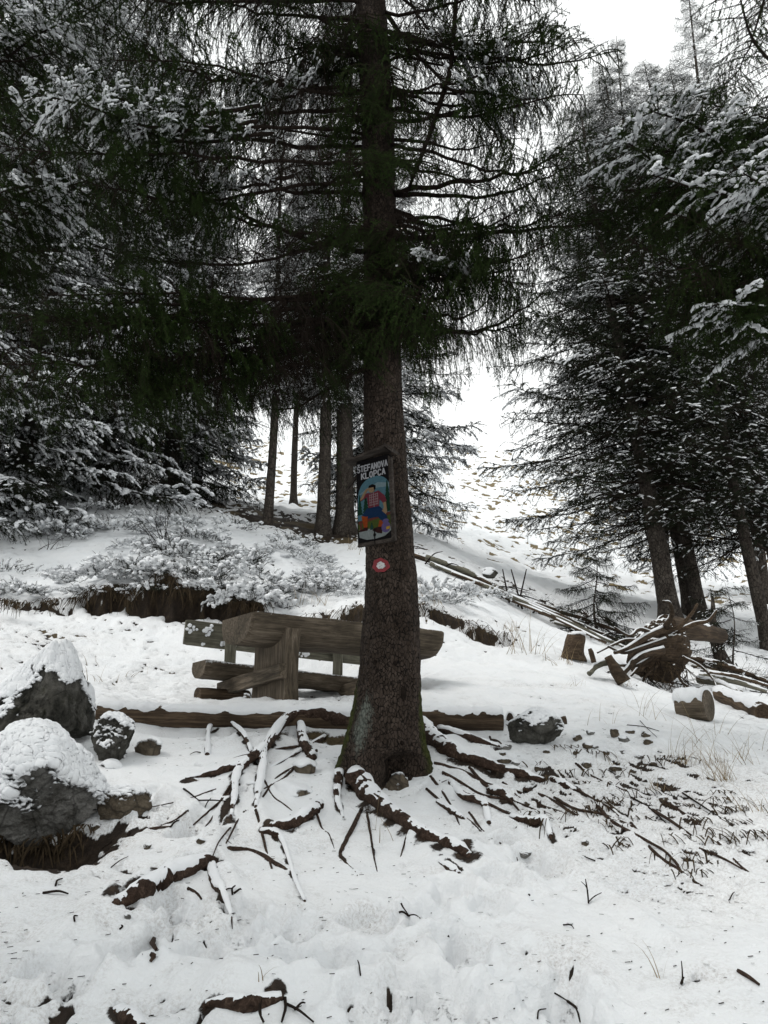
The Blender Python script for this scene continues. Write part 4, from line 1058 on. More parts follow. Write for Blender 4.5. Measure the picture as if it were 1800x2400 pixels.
def box(w0, w1, h0, h1, r=0.006): return [(w0 + r, h0), (w1 - r, h0), (w1, h0 + r), (w1, h1 - r), (w1 - r, h1), (w0 + r, h1), (w0, h1 - r), (w0, h0 + r)]
A0 = W(592, 1432, 7.0); A1 = W(1043, 1479, 8.15)
dirv = (A1 - A0).normalized(); perp = Vector((-dirv.y, dirv.x, 0)).normalized()
foot = onY(640, 1650, 7.2)
table = empty('picnic_table', foot, 'heavy picnic table with a thick half log top standing behind the big trunk', 'picnic table')
beam(table, 'tabletop', A0, A1, Dsec(.74, .27), M_WOOD, 60, rough=0.02, seed=3, snow_top=.38)
def TP(al, pe, z):
    p = A0 + dirv * al + perp * pe; return Vector((p.x, p.y, z))
for al in (.40, 1.72):
    zt = (A0 + dirv * al).z - .12; zb = gz(*TP(al, .3, 0).xy) - .08
    p0 = TP(al, -.02, zb); p1 = TP(al, -.015, zt)
    # upright slab: outline across (thickness along table, width across it)
    mb = MB(); n = 14
    X = dirv.copy(); X.z = 0; X.normalize()
    V = []
    for k in range(n):
        f = k / (n - 1); z = zb + (zt - zb) * f; wd = .70 + .05 * (1 - f) - .05 * math.sin(f * 3.1); y0 = -.03 + .035 * math.sin(f * 3.1)
        for (a, b) in ((-.07, y0), (0.0, y0 - .01), (.07, y0), (.075, y0 + wd * .5), (.07, y0 + wd), (-.07, y0 + wd), (-.08, y0 + wd * .5)):
            p = X * a + perp * b; V.append((p.x, p.y, z - zb))
    V = np.array(V); q = [(k * 7 + j, k * 7 + (j + 1) % 7, (k + 1) * 7 + (j + 1) % 7, (k + 1) * 7 + j) for k in range(n - 1) for j in range(7)]
    # local x upward so that the grain runs up the post
    Ml = Matrix(((0, 0, 1), (1, 0, 0), (0, 1, 0))).transposed()  # columns
    Rm = Matrix(((0, 1, 0), (0, 0, 1), (1, 0, 0)))
    Vl = np.stack([V[:, 2], V[:, 0], V[:, 1]], 1)
    bp = TP(al, 0, zb)
    Mw = Matrix.Translation(bp) @ Matrix(((0, 1, 0, 0), (0, 0, 1, 0), (1, 0, 0, 0), (0, 0, 0, 1)))
    mb.add(Vl, quads=q); top = (n - 1) * 7; mb.add(Vl[top:], tris=[(0, k, k + 1) for k in range(1, 6)])
    o = mb.build('pedestal', M_WOOD, table, matrix=Mw)
    try: o.data.set_sharp_from_angle(angle=math.radians(40))
    except Exception: pass
zc = W(690, 1572, 7.1).z
for al in (.40, 1.72):
    beam(table, 'cross_beam', TP(al - .115, -.06, zc - .02 * (al > 1)), TP(al - .115, 1.42, zc - .11 - .02 * (al > 1)), box(-.04, .04, -.07, .07), M_WOOD, 12, seed=5)
bench = empty('bench', onY(620, 1650, 8.3), 'long bench with a snow dusted backrest on the far side of the table', 'bench')
S0_ = W(484, 1546, 7.85); S1_ = W(1000, 1606, 9.45)
beam(bench, 'seat', S0_, S1_, Dsec(.36, .17), M_WOOD, 50, rough=0.02, seed=8, snow_top=.6)
K0 = W(429, 1511, 8.28); K1 = W(1010, 1577, 9.95)
bk = beam(bench, 'backrest', K0, K1, box(-.022, .022, 0, .265, .01), M_WOODG, 70, rough=0.006, seed=9)
kd = (K1 - K0).normalized()
for px_, Yk in ((538, 8.5), (791, 9.2), (975, 9.75)):
    f = min(1, max(0, (Yk - K0.y) / (K1.y - K0.y))); c = K0 + (K1 - K0) * f; c = c + Vector((0.0, -.05, 0))
    c.x = W(px_, 1560, c.y).x
    zg = gz(c.x, c.y) - .1
    beam(bench, 'post', (c.x, c.y, zg), (c.x, c.y, c.z + .2), box(-.055, .055, -.035, .035), M_WOODG, 8, up=Vector((0, 1, 0)), seed=11)
# snow stuck to the face of the backrest
r_ = np.random.default_rng(5)
for (u, v, su, sv, k) in ((.045, .62, .035, .06, 10), (.155, .60, .035, .07, 12), (.26, .22, .035, .03, 9), (.30, .20, .03, .025, 7), (.62, .22, .05, .03, 12), (.70, .17, .06, .03, 14), (.80, .17, .06, .03, 14), (.12, .1, .01, .01, 2)):
    mb = MB()
    for i in range(k):
        uu = u * .55 * 1.25 + su * .7 * r_.normal() * .5; vv = v * .265 + sv * r_.normal() * .4
        c = K0 + (K1 - K0) * max(.004, uu * .8) + Vector((0, 0, max(.01, min(.25, vv)))) + Vector((kd.y, -kd.x, 0)).normalized() * .026
        vtx, f = ico(2); s = r_.uniform(.010, .022)
        vtx = vtx * [s * 1.2, s * .5, s] * (1 + .4 * fbm3(vtx * 2.5, 2, i))[:, None] + list(c)
        mb.add(vtx, f, snow=1)
    mb.build('clinging_snow', M_SNOW, bench)

# ------------------------------------------------------------------ logs
def log_obj(name, pts, rad, label, mat=None, cat='log', snow=.9, group=None, sides=20, n=70, seed=0, parent=None, cap=True, drop=0.0, rough=.10):
    P, R = smooth_path(pts, rad, n)
    o_ = Vector(P[0]) if parent is None else wloc(parent)
    X = Vector(P[-1] - P[0]).normalized(); Yv = Vector((0, 0, 1)).cross(X).normalized(); Z = X.cross(Yv)
    R3 = Matrix((X, Yv, Z)).transposed(); Pl = (P - P[0]) @ np.array(R3)
    V, tr, q = tube(Pl, R, sides, rough=rough, seed=seed)
    mb = MB(); mb.add(V, tr, q)
    o = mb.build(name, mat or M_LOG, parent, matrix=Matrix.Translation(Vector(P[0])) @ R3.to_4x4())
    if parent is None: tag(o, label, cat, group)
    try: o.data.set_sharp_from_angle(angle=math.radians(50))
    except Exception: pass
    if snow > 0:
        k = np.arange(n); w = np.clip(snow * (0.97 + 0.35 * fbm(k * .25, np.full(n, seed + .7), 3, 2)), 0.15, 1.12)
        S = Pl + np.array(R3.inverted() @ Vector((0, .14, 0)))[None] * R[:, None] + np.array(R3.inverted() @ Vector((0, 0, .52)))[None] * R[:, None]
        V, tr, q = tube(S, (R * 1.02 + .004) * w, 14, rough=.20, seed=seed + 2, squash=.62)
        m2 = MB(); m2.add(V, tr, q, snow=1)
        c = link('snow_cap', m2.mesh('snow_cap', M_SNOW)); c.parent = o
    return o
lp = [W(x, y, Y) for x, y, Y in ((232,1671,6.58),(400,1681,6.58),(620,1688,6.57),(850,1688,6.57),(1050,1688,6.57),(1177,1688,6.57))]
log_obj('edging_log', lp, (.085,.095,.095,.09,.095,.095), 'long trunk lying level as the edge below the table', snow=1.0, n=110, seed=1)
log_obj('edging_log', [W(1195, 1693, 6.62), W(1319, 1694, 6.75)], (.075,.075), 'round log end showing just behind the mossy rock', snow=.9, n=20, seed=6)
log_obj('short_log', [W(463, 1628, 7.9), W(580, 1634, 8.3)], .07, 'short dark round log lying under the end of the bench', snow=.55, n=24, seed=7)

# ------------------------------------------------------------------ rocks
def rock(px, py, w, h, Y, mat, label, name="rock", cat="rock", sub=4, seed=0, snow=.55, dz=.8, planes=11, group=None, thick=.02, parent=None, sharp=.06, taper=0.0, lean=0.0):
    """px,py: centre of its outline; w,h: its size in the photograph; Y: distance"""
    c = W(px, py, Y); sx_, sz_ = pxm(c, w) / 2, pxm(c, h) / 2; sy_ = dz * (sx_ + sz_) / 2
    v, f = ico(sub); rg = np.random.default_rng(seed + 100)
    nrmz = rg.normal(size=(planes, 3)); nrmz /= np.linalg.norm(nrmz, axis=1)[:, None]; hh = rg.uniform(.62 if sub == 6 else .72, .95, planes)
    dt = v @ nrmz.T; r = np.minimum(1.08, (hh / np.maximum(dt, 1e-3)).min(1)); r = np.where(np.isfinite(r), r, 1.08)
    r = r * (1 + sharp * fbm3(v * 2.2, 5, seed) + sharp * .45 * fbm3(v * 7, 3, seed + 2))
    if sub == 6: r = r * (1 - .085 * np.abs(n3(v * 3.1, seed + 9)) - .05 * np.abs(n3(v * 7.5, seed + 11)) + .032 * fbm3(v * 16, 4, seed))
    P = v * r[:, None]; P[:, :2] *= (1 - taper * (P[:, 2:3] + .3)); P[:, 0] += lean * P[:, 2]; P /= (np.abs(P).max(0) * .98); P = P * [sx_, sy_, sz_]
    mb = MB(); mb.add(P, f); me = mb.mesh(name, mat)
    N = np.empty(len(P) * 3, np.float32); me.vertex_normals.foreach_get('vector', N); N = N.reshape(-1, 3); Ns = N if w <= 200 else N * .45 + .55 * (P / np.linalg.norm(P, axis=1)[:, None]) + [0, 0, .05]
    s = sstep(*((0.28, 0.50) if w > 200 else (0.05, 0.75)), Ns[:, 2] + (1.7 if seed == 3 else 0.85) * fbm3((P + list(c)) * (3.2 if w > 200 else 7), 3 + (seed == 3), seed + 4) - (0.55 - snow) + 0.10)
    P2 = P + N * (thick * sstep(.35, .65, s))[:, None]
    me.vertices.foreach_set('co', P2.ravel().astype(np.float32)); me.attributes['snow'].data.foreach_set('value', s.astype(np.float32)); me.update()
    o = link(name, me, parent, Matrix.Translation(c))
    if parent is None: tag(o, label, cat, group)
    return o
rock(112, 1640, 268, 262, 5.75, M_ROCKD, 'pyramid shaped dark boulder, upper one of the pair at the left edge', name='boulder', cat='boulder', sub=6, seed=3, snow=.34, dz=1.0, thick=.022, sharp=.16, planes=12, taper=.55, lean=.08)
rock(88, 1838, 294, 286, 4.82, M_ROCKG, 'largest pale grey boulder leaning below the dark one at left', name='boulder', cat='boulder', sub=6, seed=8, snow=.88, dz=.9, thick=.04, sharp=.11, planes=12)
rock(266, 1735, 92, 124, 5.6, M_ROCKD, 'knobbly dark rock beside the pyramid boulder, under the log end', sub=5, seed=12, snow=.52, sharp=.18)
rock(258, 1808, 48, 44, 5.5, M_ROCKD, 'fist sized dark rock just below the knobbly one', sub=4, seed=13, snow=.55)
rock(288, 1893, 136, 92, 4.95, M_ROCKB, 'broad brown rock in front of the pale boulder', sub=5, seed=15, snow=.35, sharp=.12)
rock(350, 1760, 66, 52, 5.75, M_ROCKB, 'small brown pointed rock below the left end of the long log', sub=4, seed=16, snow=.4)
rock(1250, 1706, 128, 88, 6.15, M_ROCKD, 'mossy dark rock capped with snow at the right end of the log', sub=5, seed=18, snow=.62, sharp=.12)
rock(932, 1858, 68, 78, 5.52, M_ROCKB, 'grey stone lodged in the hollow under the big trunk', sub=4, seed=19, snow=.05)
rock(682, 1868, 112, 66, 5.4, M_ROCKB, 'flat brown rock half buried between the roots', sub=4, seed=21, snow=.55)
rock(588, 1868, 54, 56, 5.35, M_ROCKB, 'stone held under the forked root left of the trunk', sub=4, seed=22, snow=.5)
rock(716, 1800, 52, 36, 5.65, M_ROCKB, 'small stone above the flat brown rock near the trunk', sub=3, seed=23, snow=.5)
rock(577, 1648, 26, 36, 7.3, M_ROCKB, 'ochre stone against the foot of the table pedestal', sub=3, seed=24, snow=.2)
rock(60, 2210, 34, 34, 3.55, M_ROCKB, 'round brown stone, leftmost of those in the front snow', name='stone', cat='stone', sub=3, seed=25, snow=.2)
rock(121, 2196, 26, 44, 3.6, M_ROCKB, 'upright brown stone right of the round one in front', name='stone', cat='stone', sub=3, seed=26, snow=.35)
rock(172, 2252, 44, 36, 3.42, M_ROCKB, 'broken brown stone, lowest of the three in the front snow', name='stone', cat='stone', sub=3, seed=27, snow=.3)
small = [(1353,1730,24,20),(1383,1718,22,14),(1378,1748,28,20),(1440,1720,22,24),(1462,1733,28,20),(1476,1716,24,12),(1513,1722,22,18),(1186,1752,26,16),(1178,1768,18,12),(1182,1785,34,14),(1208,1790,22,12),(1281,1762,18,12),(1421,1764,16,14),
         (1457,1762,14,12),(1376,1794,26,20),(1441,1803,34,14),(1448,1822,16,10),(1234,1886,18,16),(1371,1977,18,18),(1228,2004,38,18),(1558,1876,28,16),(1757,1997,18,14),(1497,1775,26,12),(1520,1740,26,14),(1532,1790,22,12),(300,2150,18,16),(346,1985,20,18),
         (470,1973,22,18),(1396,1752,16,10),(1484,1808,14,14),(1262,1803,20,14),(1335,2166,14,8),(140,1925,22,14),(1350,1765,16,10),(1550,1825,20,12),(225,1940,22,16)]
def szn(x, y): return 'scattered below the end of the long log' if x > 1150 and y < 1830 else 'on the slope right of the roots' if x > 1150 else 'in the snow left of the roots'
for i, (x, y, w, h) in enumerate(small):
    p = G(x, y + h * .3)
    rock(x, y, w, h, p.y + .01, (M_ROCKB, M_ROCKG, M_ROCKB)[i % 3], ('small grey stone ' if i % 3 == 1 else 'small brown stone ') + szn(x, y), 'stone', 'stone', 3, 40 + i, .38, planes=22, sharp=.2, group='small stones ' + szn(x, y), thick=.004)

# ------------------------------------------------------------------ right side: stumps, upturned root plate, fallen poles
def stick(parent, pts, rad, mat=None, name='stick', sides=5, rough=.15, seed=0, snow=0.0, n=None):
    P, R = smooth_path(pts, rad, n or max(6, 5 * len(pts))); mb = MB(); V, tr, q = tube(P, R, sides, rough=rough, seed=seed); mb.add(V, tr, q)
    o = mb.build(name, mat or M_TWIG, parent)
    if snow:
        S = P + np.stack([0 * R, .1 * R, .8 * R], 1); V, tr, q = tube(S, R * .85 * snow, 6, rough=.3, seed=seed, squash=.7)
        m2 = MB(); m2.add(V, tr, q, snow=1); m2.build('snow_cap', M_SNOW, o)
    return o
st = G(1348, 1545)
stump = empty('tree_stump', st, 'low sawn stump capped with snow in the open slope', 'stump')
P, R = smooth_path([W(1343, 1548, st.y + .05), W(1345, 1520, st.y + .05), W(1352, 1487, st.y + .05)], (pxm(st, 30), pxm(st, 24), pxm(st, 20)), 12)
mb = MB(); V, tr, q = tube(P, R, 16, rough=.25, seed=4); mb.add(V, tr, q); mb.build('stump_wood', M_LOG, stump)
v, f = ico(3); v = v * [pxm(st, 22), pxm(st, 20), .035] * (1 + .2 * fbm3(v * 2, 3, 1))[:, None] + list(W(1352, 1486, st.y + .05)); MB().add(v, f, snow=1).build('snow_cap', M_SNOW, stump)

rt = G(1545, 1610)
RY = rt.y + .35
plate = empty('uprooted_stump', rt, 'upturned stump with orange rotten wood and snowy roots reaching left', 'stump')
v, f = ico(5)
c = W(1545, 1530, RY); s = (pxm(c, 70), pxm(c, 50), pxm(c, 72))
vv = v * (1 + .30 * fbm3(v * 1.6, 5, 77) + .10 * fbm3(v * 7, 3, 3))[:, None] * s
vv[:, 0] += .25 * vv[:, 2]
mb = MB(); mb.add(vv, f); me = mb.mesh('root_plate', M_ORANGE)
N_ = np.empty(len(vv) * 3, np.float32); me.vertex_normals.foreach_get('vector', N_); N_ = N_.reshape(-1, 3)
me.attributes['snow'].data.foreach_set('value', sstep(.45, .9, N_[:, 2] + .4 * fbm3(vv * 5, 3, 9)).astype(np.float32))
link('root_plate', me, plate, Matrix.Translation(c))
log_obj('stem', [W(1560, 1470, RY), W(1625, 1478, RY + .3), W(1690, 1490, RY + .7)], (.16, .13, .10), None, M_ORANGE, snow=.8, parent=plate, n=20)
for i, (pts, r0, r1) in enumerate((
    ([(1570,1470),(1520,1490),(1470,1520),(1440,1530)],.05,.02),([(1560,1500),(1500,1520),(1460,1530),(1425,1515)],.035,.012),([(1555,1525),(1500,1540),(1460,1580),(1440,1610)],.05,.02),
    ([(1550,1480),(1590,1470),(1620,1440),(1635,1415)],.035,.015),([(1540,1490),(1500,1475),(1475,1490),(1440,1470)],.03,.01),([(1560,1470),(1575,1440),(1570,1415),(1555,1410)],.04,.015),
    ([(1590,1480),(1630,1462),(1660,1455),(1680,1430)],.035,.012),([(1530,1540),(1490,1560),(1450,1560),(1425,1575)],.03,.01),([(1540,1560),(1510,1590),(1505,1620),(1503,1640)],.02,.008),
    ([(1520,1505),(1470,1500),(1440,1510),(1400,1530)],.025,.01),([(1600,1540),(1640,1560),(1670,1590),(1680,1610)],.02,.008),([(1580,1560),(1600,1600),(1640,1620),(1660,1640)],.02,.008),([(1500,1560),(1470,1590),(1430,1600),(1400,1590)],.018,.008))):
    stick(plate, [W(x, y, RY - .22 - .10 * k - .04 * (i % 3)) for k, (x, y) in enumerate(pts)], np.linspace(r0, r1, 4), M_ORANGE if i % 3 else M_LOG, 'root', 7, .25, i, snow=.9 if i not in (3, 8) else 0, n=18)
rg = np.random.default_rng(9)
for i in range(60):
    a = rg.uniform(0, 6.28); x0, y0 = 1560 + 50 * math.cos(a), 1575 + 25 * math.sin(a)
    stick(plate, [W(x0, y0, RY - .3), W(x0 + rg.uniform(-20, 60), y0 + rg.uniform(5, 50), RY - .45), W(x0 + rg.uniform(-30, 110), y0 + rg.uniform(20, 80), RY - .5)], (.006, .004, .002), M_HANG if i % 2 else M_TWIG, 'rootlet', 3, 0, i, n=6)

cb = G(1625, 1690)
cl = log_obj('cut_log', [W(1594, 1655, cb.y + .28), W(1662, 1653, cb.y + .10)], (pxm(cb, 36), pxm(cb, 36)), 'short thick sawn log with snow on top at the far right', M_WOOD, snow=1.1, n=16, seed=3, sides=24)
log_obj('mossy_log', [onY(1690, 1640, 9.2, .06), onY(1745, 1660, 8.6, .08), onY(1795, 1700, 8.0, .05)], (.09, .10, .09), 'dark fallen log running out at the right edge', M_LOG, snow=.9, n=24, seed=13)
tw = G(1436, 1600)
ts = empty('broken_stump', tw, 'thin dark leaning snag with snowy crooked roots below the upturned stump', 'stump')
stick(ts, [W(1462, 1600, tw.y), W(1440, 1565, tw.y + .02), W(1425, 1538, tw.y + .02)], (.085, .06, .045), M_LOG, 'stem', 9, .2, 3)
stick(ts, [W(1380, 1580, tw.y), W(1400, 1560, tw.y + .05), W(1430, 1552, tw.y + .08), W(1450, 1562, tw.y + .1)], (.03, .035, .035, .03), M_WOODG, 'root', 8, .2, 5, snow=.9)
stick(ts, [W(1392, 1553, tw.y), W(1386, 1530, tw.y), W(1382, 1520, tw.y)], (.03, .03, .02), M_LOG, 'root', 7, .2, 6)

POLES = [((965,1290,14.6),(1250,1408,13.2),.07),((1010,1318,14.0),(1440,1490,12.0),.06),((1060,1350,13.6),(1470,1500,12.3),.05),((1000,1300,14.2),(1190,1385,13.6),.09),((1180,1400,13.2),(1420,1505,11.8),.045),((1130,1360,13.8),(1350,1440,13.0),.05),
         ((1250,1400,13.5),(1520,1475,13.0),.055),((1300,1440,12.8),(1480,1520,11.8),.04),((1600,1500,12.4),(1800,1560,11.5),.07),((1640,1590,10.6),(1800,1640,10.2),.06),((1660,1560,11.2),(1800,1590,11.0),.05),((1640,1600,10.2),(1740,1650,9.4),.07)]
PLAB = ['long pole at the top of the brush line just right of the big trunk', 'longest straight snow striped pole running down to the upturned stump', 'lower pole beside the straight one in the brush line', 'thick short log at the head of the brush line',
 'thin pole crossing behind the low sawn stump', 'thin pole in the middle of the brush line by the upright sticks', 'pole lying under the small green spruce bush', 'short thin pole ending left of the upturned stump', 'dark pole behind the upturned stump toward the right edge',
 'pole right of the upturned stump above the mossy log', 'pale thin pole near the right edge above the others', 'short pole just above the thick sawn log at right']
for i, (a, b, r) in enumerate(POLES):
    p0, p1 = onY(*a), onY(*b); m = (p0 + p1) / 2; zz = max(p0.z, 0)
    pts = [p0 + Vector((0, 0, r + .02)), m + Vector((0, 0, max(gz(m.x, m.y) - m.z, 0) + r + .05)), p1 + Vector((0, 0, r + .02))]
    r *= .75
    log_obj('fallen_pole', pts, (r, r * .85, r * .6), PLAB[i], M_WOODG if i % 2 else M_LOG, 'fallen pole', .85, 'fallen poles along the brush line', 8, 24, i)
for i in range(34):
    t = rg.random() ** .8; x = 960 + 560 * t + rg.normal() * 10; y = 1292 + 215 * t + rg.normal() * 8; Y = 14.2 - 2.2 * t
    p = onY(x, y, Y); a = rg.uniform(-1.2, 1.6) ; ln = rg.uniform(.25, 1.0)
    e = p + Vector((math.cos(a) * ln, rg.uniform(-.4, .4), 0)); e.z = gz(e.x, e.y) + rg.uniform(.02, .3)
    o = stick(None, [p + Vector((0, 0, .03)), (p + e) / 2 + Vector((0, 0, .08)), e], (.016, .012, .005), M_TWIG if i % 3 else M_WOODG, 'brush_stick', 5, .2, i, n=8)
    tag(o, 'thin dead stick in the line of brush on the slope', 'stick', 'sticks in the brush line')
for i, (x, y, x1, y1) in enumerate(((1192,1372,1178,1334),(1212,1378,1234,1334),(1222,1380,1198,1334))):
    p = onY(x, y, 13.2); q_ = W(x1, y1, 13.2)
    tag(stick(None, [p, q_], (.018, .010), M_TWIG, 'upright_stick', 5, .1, i), 'bare stick standing up out of the brush line', 'stick', 'upright sticks in the brush')
for i, (x, y, Y, a, ln) in enumerate(((1000,1300,14.0,-.2,1.4),(1060,1330,13.8,.3,1.6),(1110,1360,13.6,-.5,1.3),(1160,1375,13.4,.5,1.5),(1210,1395,13.2,0,1.6),(1260,1415,13.0,-.4,1.4),(1300,1430,13.0,.6,1.8),(1340,1445,12.8,-.1,1.6),(1390,1470,12.5,.4,1.6),(1440,1490,12.3,-.3,1.5),(1480,1470,13.0,.2,1.5),(1640,1560,11.5,.1,1.5),(1700,1600,10.8,-.3,1.6),(1740,1570,11.5,.5,1.5),(1680,1530,12.2,-.6,1.3),(1760,1640,9.8,.3,1.3))):
    p = onY(x, y, Y, .06); d = Vector((math.cos(a), math.sin(a), 0)); e = p + d * ln; d.z = (gz(e.x, e.y) + .1 - p.z) / ln
    s_ = ln / 2.4; X = d.normalized(); Yv = Vector((0, 0, 1)).cross(X).normalized(); Z = X.cross(Yv)
    o = link('dead_branch', B_DEAD[i % 3], None, Matrix.Translation(p) @ (Matrix((X, Yv, Z)).transposed() @ Matrix.Rotation(.4 * i, 3, 'X') @ Matrix.Diagonal((s_, s_, s_ * .6))).to_4x4())
    tag(o, 'twiggy dead branch lying tangled in the brush line', 'dead branch', 'dead branches in the brush line')
rock(1148, 1345, 36, 26, 14.0, M_ROCKD, 'dark rock with a snow top lying above the fallen poles', sub=3, seed=33, snow=.6)

# ------------------------------------------------------------------ background spruces
T = []
def far(px, py, Y, H, R, kind, n, label, **k):
    libs = {'snow': B_FSNOW + B_FDARK[:2], 'mid': B_FMID + B_FDARK[:1], 'dark': B_FDARK, 'sparse': B_FSPARSE, 'mix': B_FMID[:2] + B_FDARK + B_FSPARSE[:2], 'ms': B_FSNOW[:2] + B_FMID[:2] + B_FDARK}[kind]
    return spruce(px, py, Y, H, R, libs, n, label, seed=len(T) + T.append(1) if False else (T.append(1) or len(T)), **k)
far(40, 1180, 15.0, 17.5, 3.6, 'snow', 285, 'dense snow laden spruce standing at the left edge', start=.02, dbase=.4, low=1)
far(235, 1165, 17.5, 19.0, 3.5, 'snow', 230, 'snow laden spruce second from the left edge', start=.01, dbase=.4, low=1)
far(400, 1135, 18.5, 12.8, 3.0, 'ms', 230, 'spruce with a short dark trunk showing above the bare earth', start=.10, dbase=.42, low=.7)
far(-190, 1180, 13.0, 18.0, 3.6, 'snow', 200, 'big spruce half outside the frame at far left', start=.03, dbase=.45, low=.6)
far(465, 1160, 21.0, 12.5, 2.1, 'ms', 240, 'shorter snowy spruce between the thin trunk and the dark trunk', start=.0, dbase=.22, low=1)
far(627, 1238, 16.5, 11.5, 1.9, 'mid', 150, 'slim spruce with a thin straight bare trunk', start=.25, dbase=.21, low=.5, sx=.004)
far(752, 1252, 17.0, 15.0, 2.3, 'mid', 170, 'spruce with bare lower trunk, left one of the close pair', start=.22, dbase=.31, low=.5, sx=.004)
far(803, 1252, 17.4, 15.5, 2.5, 'mid', 170, 'spruce with thicker lower trunk, right one of the close pair', start=.20, dbase=.44, low=.5)
far(905, 1245, 19.5, 13.8, 2.9, 'ms', 230, 'full spruce whose crown shows right behind the big trunk', start=.05, dbase=.36, low=.75)
far(690, 1180, 27.0, 15.5, 3.0, 'snow', 230, 'farther snowy spruce rising between the slim trunks', start=.26, dbase=.25, low=.6)
far(330, 1120, 25.0, 18.5, 3.4, 'snow', 170, 'tall snowy spruce behind the left group', start=.15, dbase=.4, low=.8)
far(60, 1110, 24.0, 24.0, 3.8, 'snow', 170, 'tallest snowy spruce behind the left edge trees', start=.15, dbase=.4, low=.8)
far(1570, 1440, 15.8, 12.5, 3.9, 'mix', 190, 'leaning spruce with pale trunk behind the upturned stump', start=.15, lowlib=B_FSPARSE, dbase=.41, sx=-.085, low=.75, droop=(8, -10), shape=.55)
far(1612, 1425, 17.2, 14.0, 3.3, 'mix', 180, 'slim dark spruce trunk, middle of the three on the right', start=.15, lowlib=B_FSPARSE, dbase=.26, sx=-.07, low=.7, droop=(8, -10), shape=.55)
far(1642, 1425, 16.8, 14.5, 3.5, 'mix', 190, 'dark spruce, rightmost of the three close trunks', start=.15, lowlib=B_FSPARSE, dbase=.29, sx=-.075, low=.7, droop=(8, -10), shape=.55)
far(1800, 1440, 15.5, 14.0, 3.2, 'mix', 190, 'leaning spruce trunk at the right edge, nearer of two', start=.15, lowlib=B_FSPARSE, dbase=.27, sx=-.09, low=.7, droop=(8, -10), shape=.6)
far(1850, 1430, 17.0, 15.0, 3.3, 'mix', 190, 'leaning spruce trunk cut by the right edge, farther of two', start=.15, lowlib=B_FSPARSE, dbase=.28, sx=-.08, low=.7, droop=(8, -10), shape=.6)
far(1570, 1400, 25.0, 22.0, 3.2, 'mid', 180, 'far spruce whose spire stands against the sky at upper right', start=.14, dbase=.34, low=.8)
far(1790, 1400, 24.0, 24.0, 3.8, 'mid', 200, 'tall far spruce filling the top right corner', start=.14, dbase=.4, low=.8)
far(1700, 1545, 12.6, 1.35, .3, 'dark', 10, 'short dark snag beside the upturned stump', start=.3, dbase=.27, cat='snag', sx=-.12)
far(1400, 1440, 12.8, 1.5, 1.3, 'dark', 26, 'small green spruce bush among the fallen poles', start=.05, dbase=.05, cat='young spruce', low=1)
far(1730, 1600, 12.0, 1.5, 1.0, 'sparse', 14, 'sapling spruce in the brush at the right edge', start=.1, dbase=.04, cat='young spruce', low=1)

# the wood goes on behind the photographer's back and shades the near snow
for k, (x, y, lab) in enumerate(((-5.6, 1.6, 'spruce beside the path at the left of the viewpoint'), (-4.2, -3.2, 'spruce behind the viewpoint on the left'), (0.8, -6.0, 'spruce straight behind the viewpoint'), (5.2, -2.2, 'spruce behind the viewpoint on the right'))):
    spruce(0, 0, 0, 13.5, 3.6, B_FDARK + B_FMID[:2], 170, lab, base=(x, y, gz(x, y)), start=.22, dbase=.42, seed=60 + k)
# near tree just outside the right edge, its boughs reach into view
nb = Vector((4.3, 6.4, gz(4.3, 6.4)))
near = empty('spruce_tree', nb, 'near spruce beyond the right edge whose snowy boughs reach in', 'spruce tree')
P, R = smooth_path([nb - Vector((0, 0, .3)), nb + Vector((0, 0, 5)), nb + Vector((0, 0, 12))], (.24, .19, .08), 40); mb = MB(); V, tr, q = tube(P, R, 16, rough=.1); mb.add(V, tr, q); mb.build('trunk', M_TRUNK, near)
for k, (x, y, Y, z, kind) in enumerate(((1395,330,5.2,5.6,'snow'),(1470,285,5.4,5.9,'snow'),(1520,400,5.0,5.3,'snow'),(1600,330,5.2,5.7,'snow'),(1680,420,4.9,5.2,'snow'),(1560,250,5.6,6.1,'snow'),(1450,620,5.3,4.2,'dark'),(1540,560,5.1,4.5,'dark'),(1620,660,5.0,4.1,'dark'),
        (1640,720,5.3,4.0,'snow'),(1500,480,5.6,4.9,'dark'),(1700,560,5.0,4.6,'dark'),(1740,480,5.2,5.0,'snow'),(1400,520,6.0,4.7,'dark'),(1760,300,5.6,6.0,'dark'),(1750,700,5.2,3.8,'dark'),(1560,700,5.8,3.9,'dark'),(1380,450,5.8,5.0,'mid'),(1340,560,6.2,4.6,'mid'),
        (1700,15,5.0,7.6,'mid'),(1590,770,5.5,3.6,'dark'),(1690,240,5.2,6.2,'dark'),(1420,380,5.6,5.3,'dark'),(1600,440,5.4,5.1,'dark'),(1480,350,5.4,5.5,'dark'))):
    p1 = W(x, y, Y); base = nb + Vector((0, 0, max(.5, p1.z - nb.z + .5))); d = p1 - base; lib, nat = LIB[kind]
    place_branch(near, lib[k % len(lib)], base, d, d.length, lr.uniform(-.15, .15), nat=nat, thick=1.0 if kind != 'snow' else 1.15)
for k in range(40):
    z = 5 + 7 * k / 40; az = k * 2.39996
    if math.cos(az) < -0.1 and z < 9: continue
    place_branch(near, B_DARK[k % 4], nb + Vector((0, 0, z)), (math.cos(az), math.sin(az), -.2), 3.0 * (1 - k / 60), 0, nat=3.0, thick=1.0)
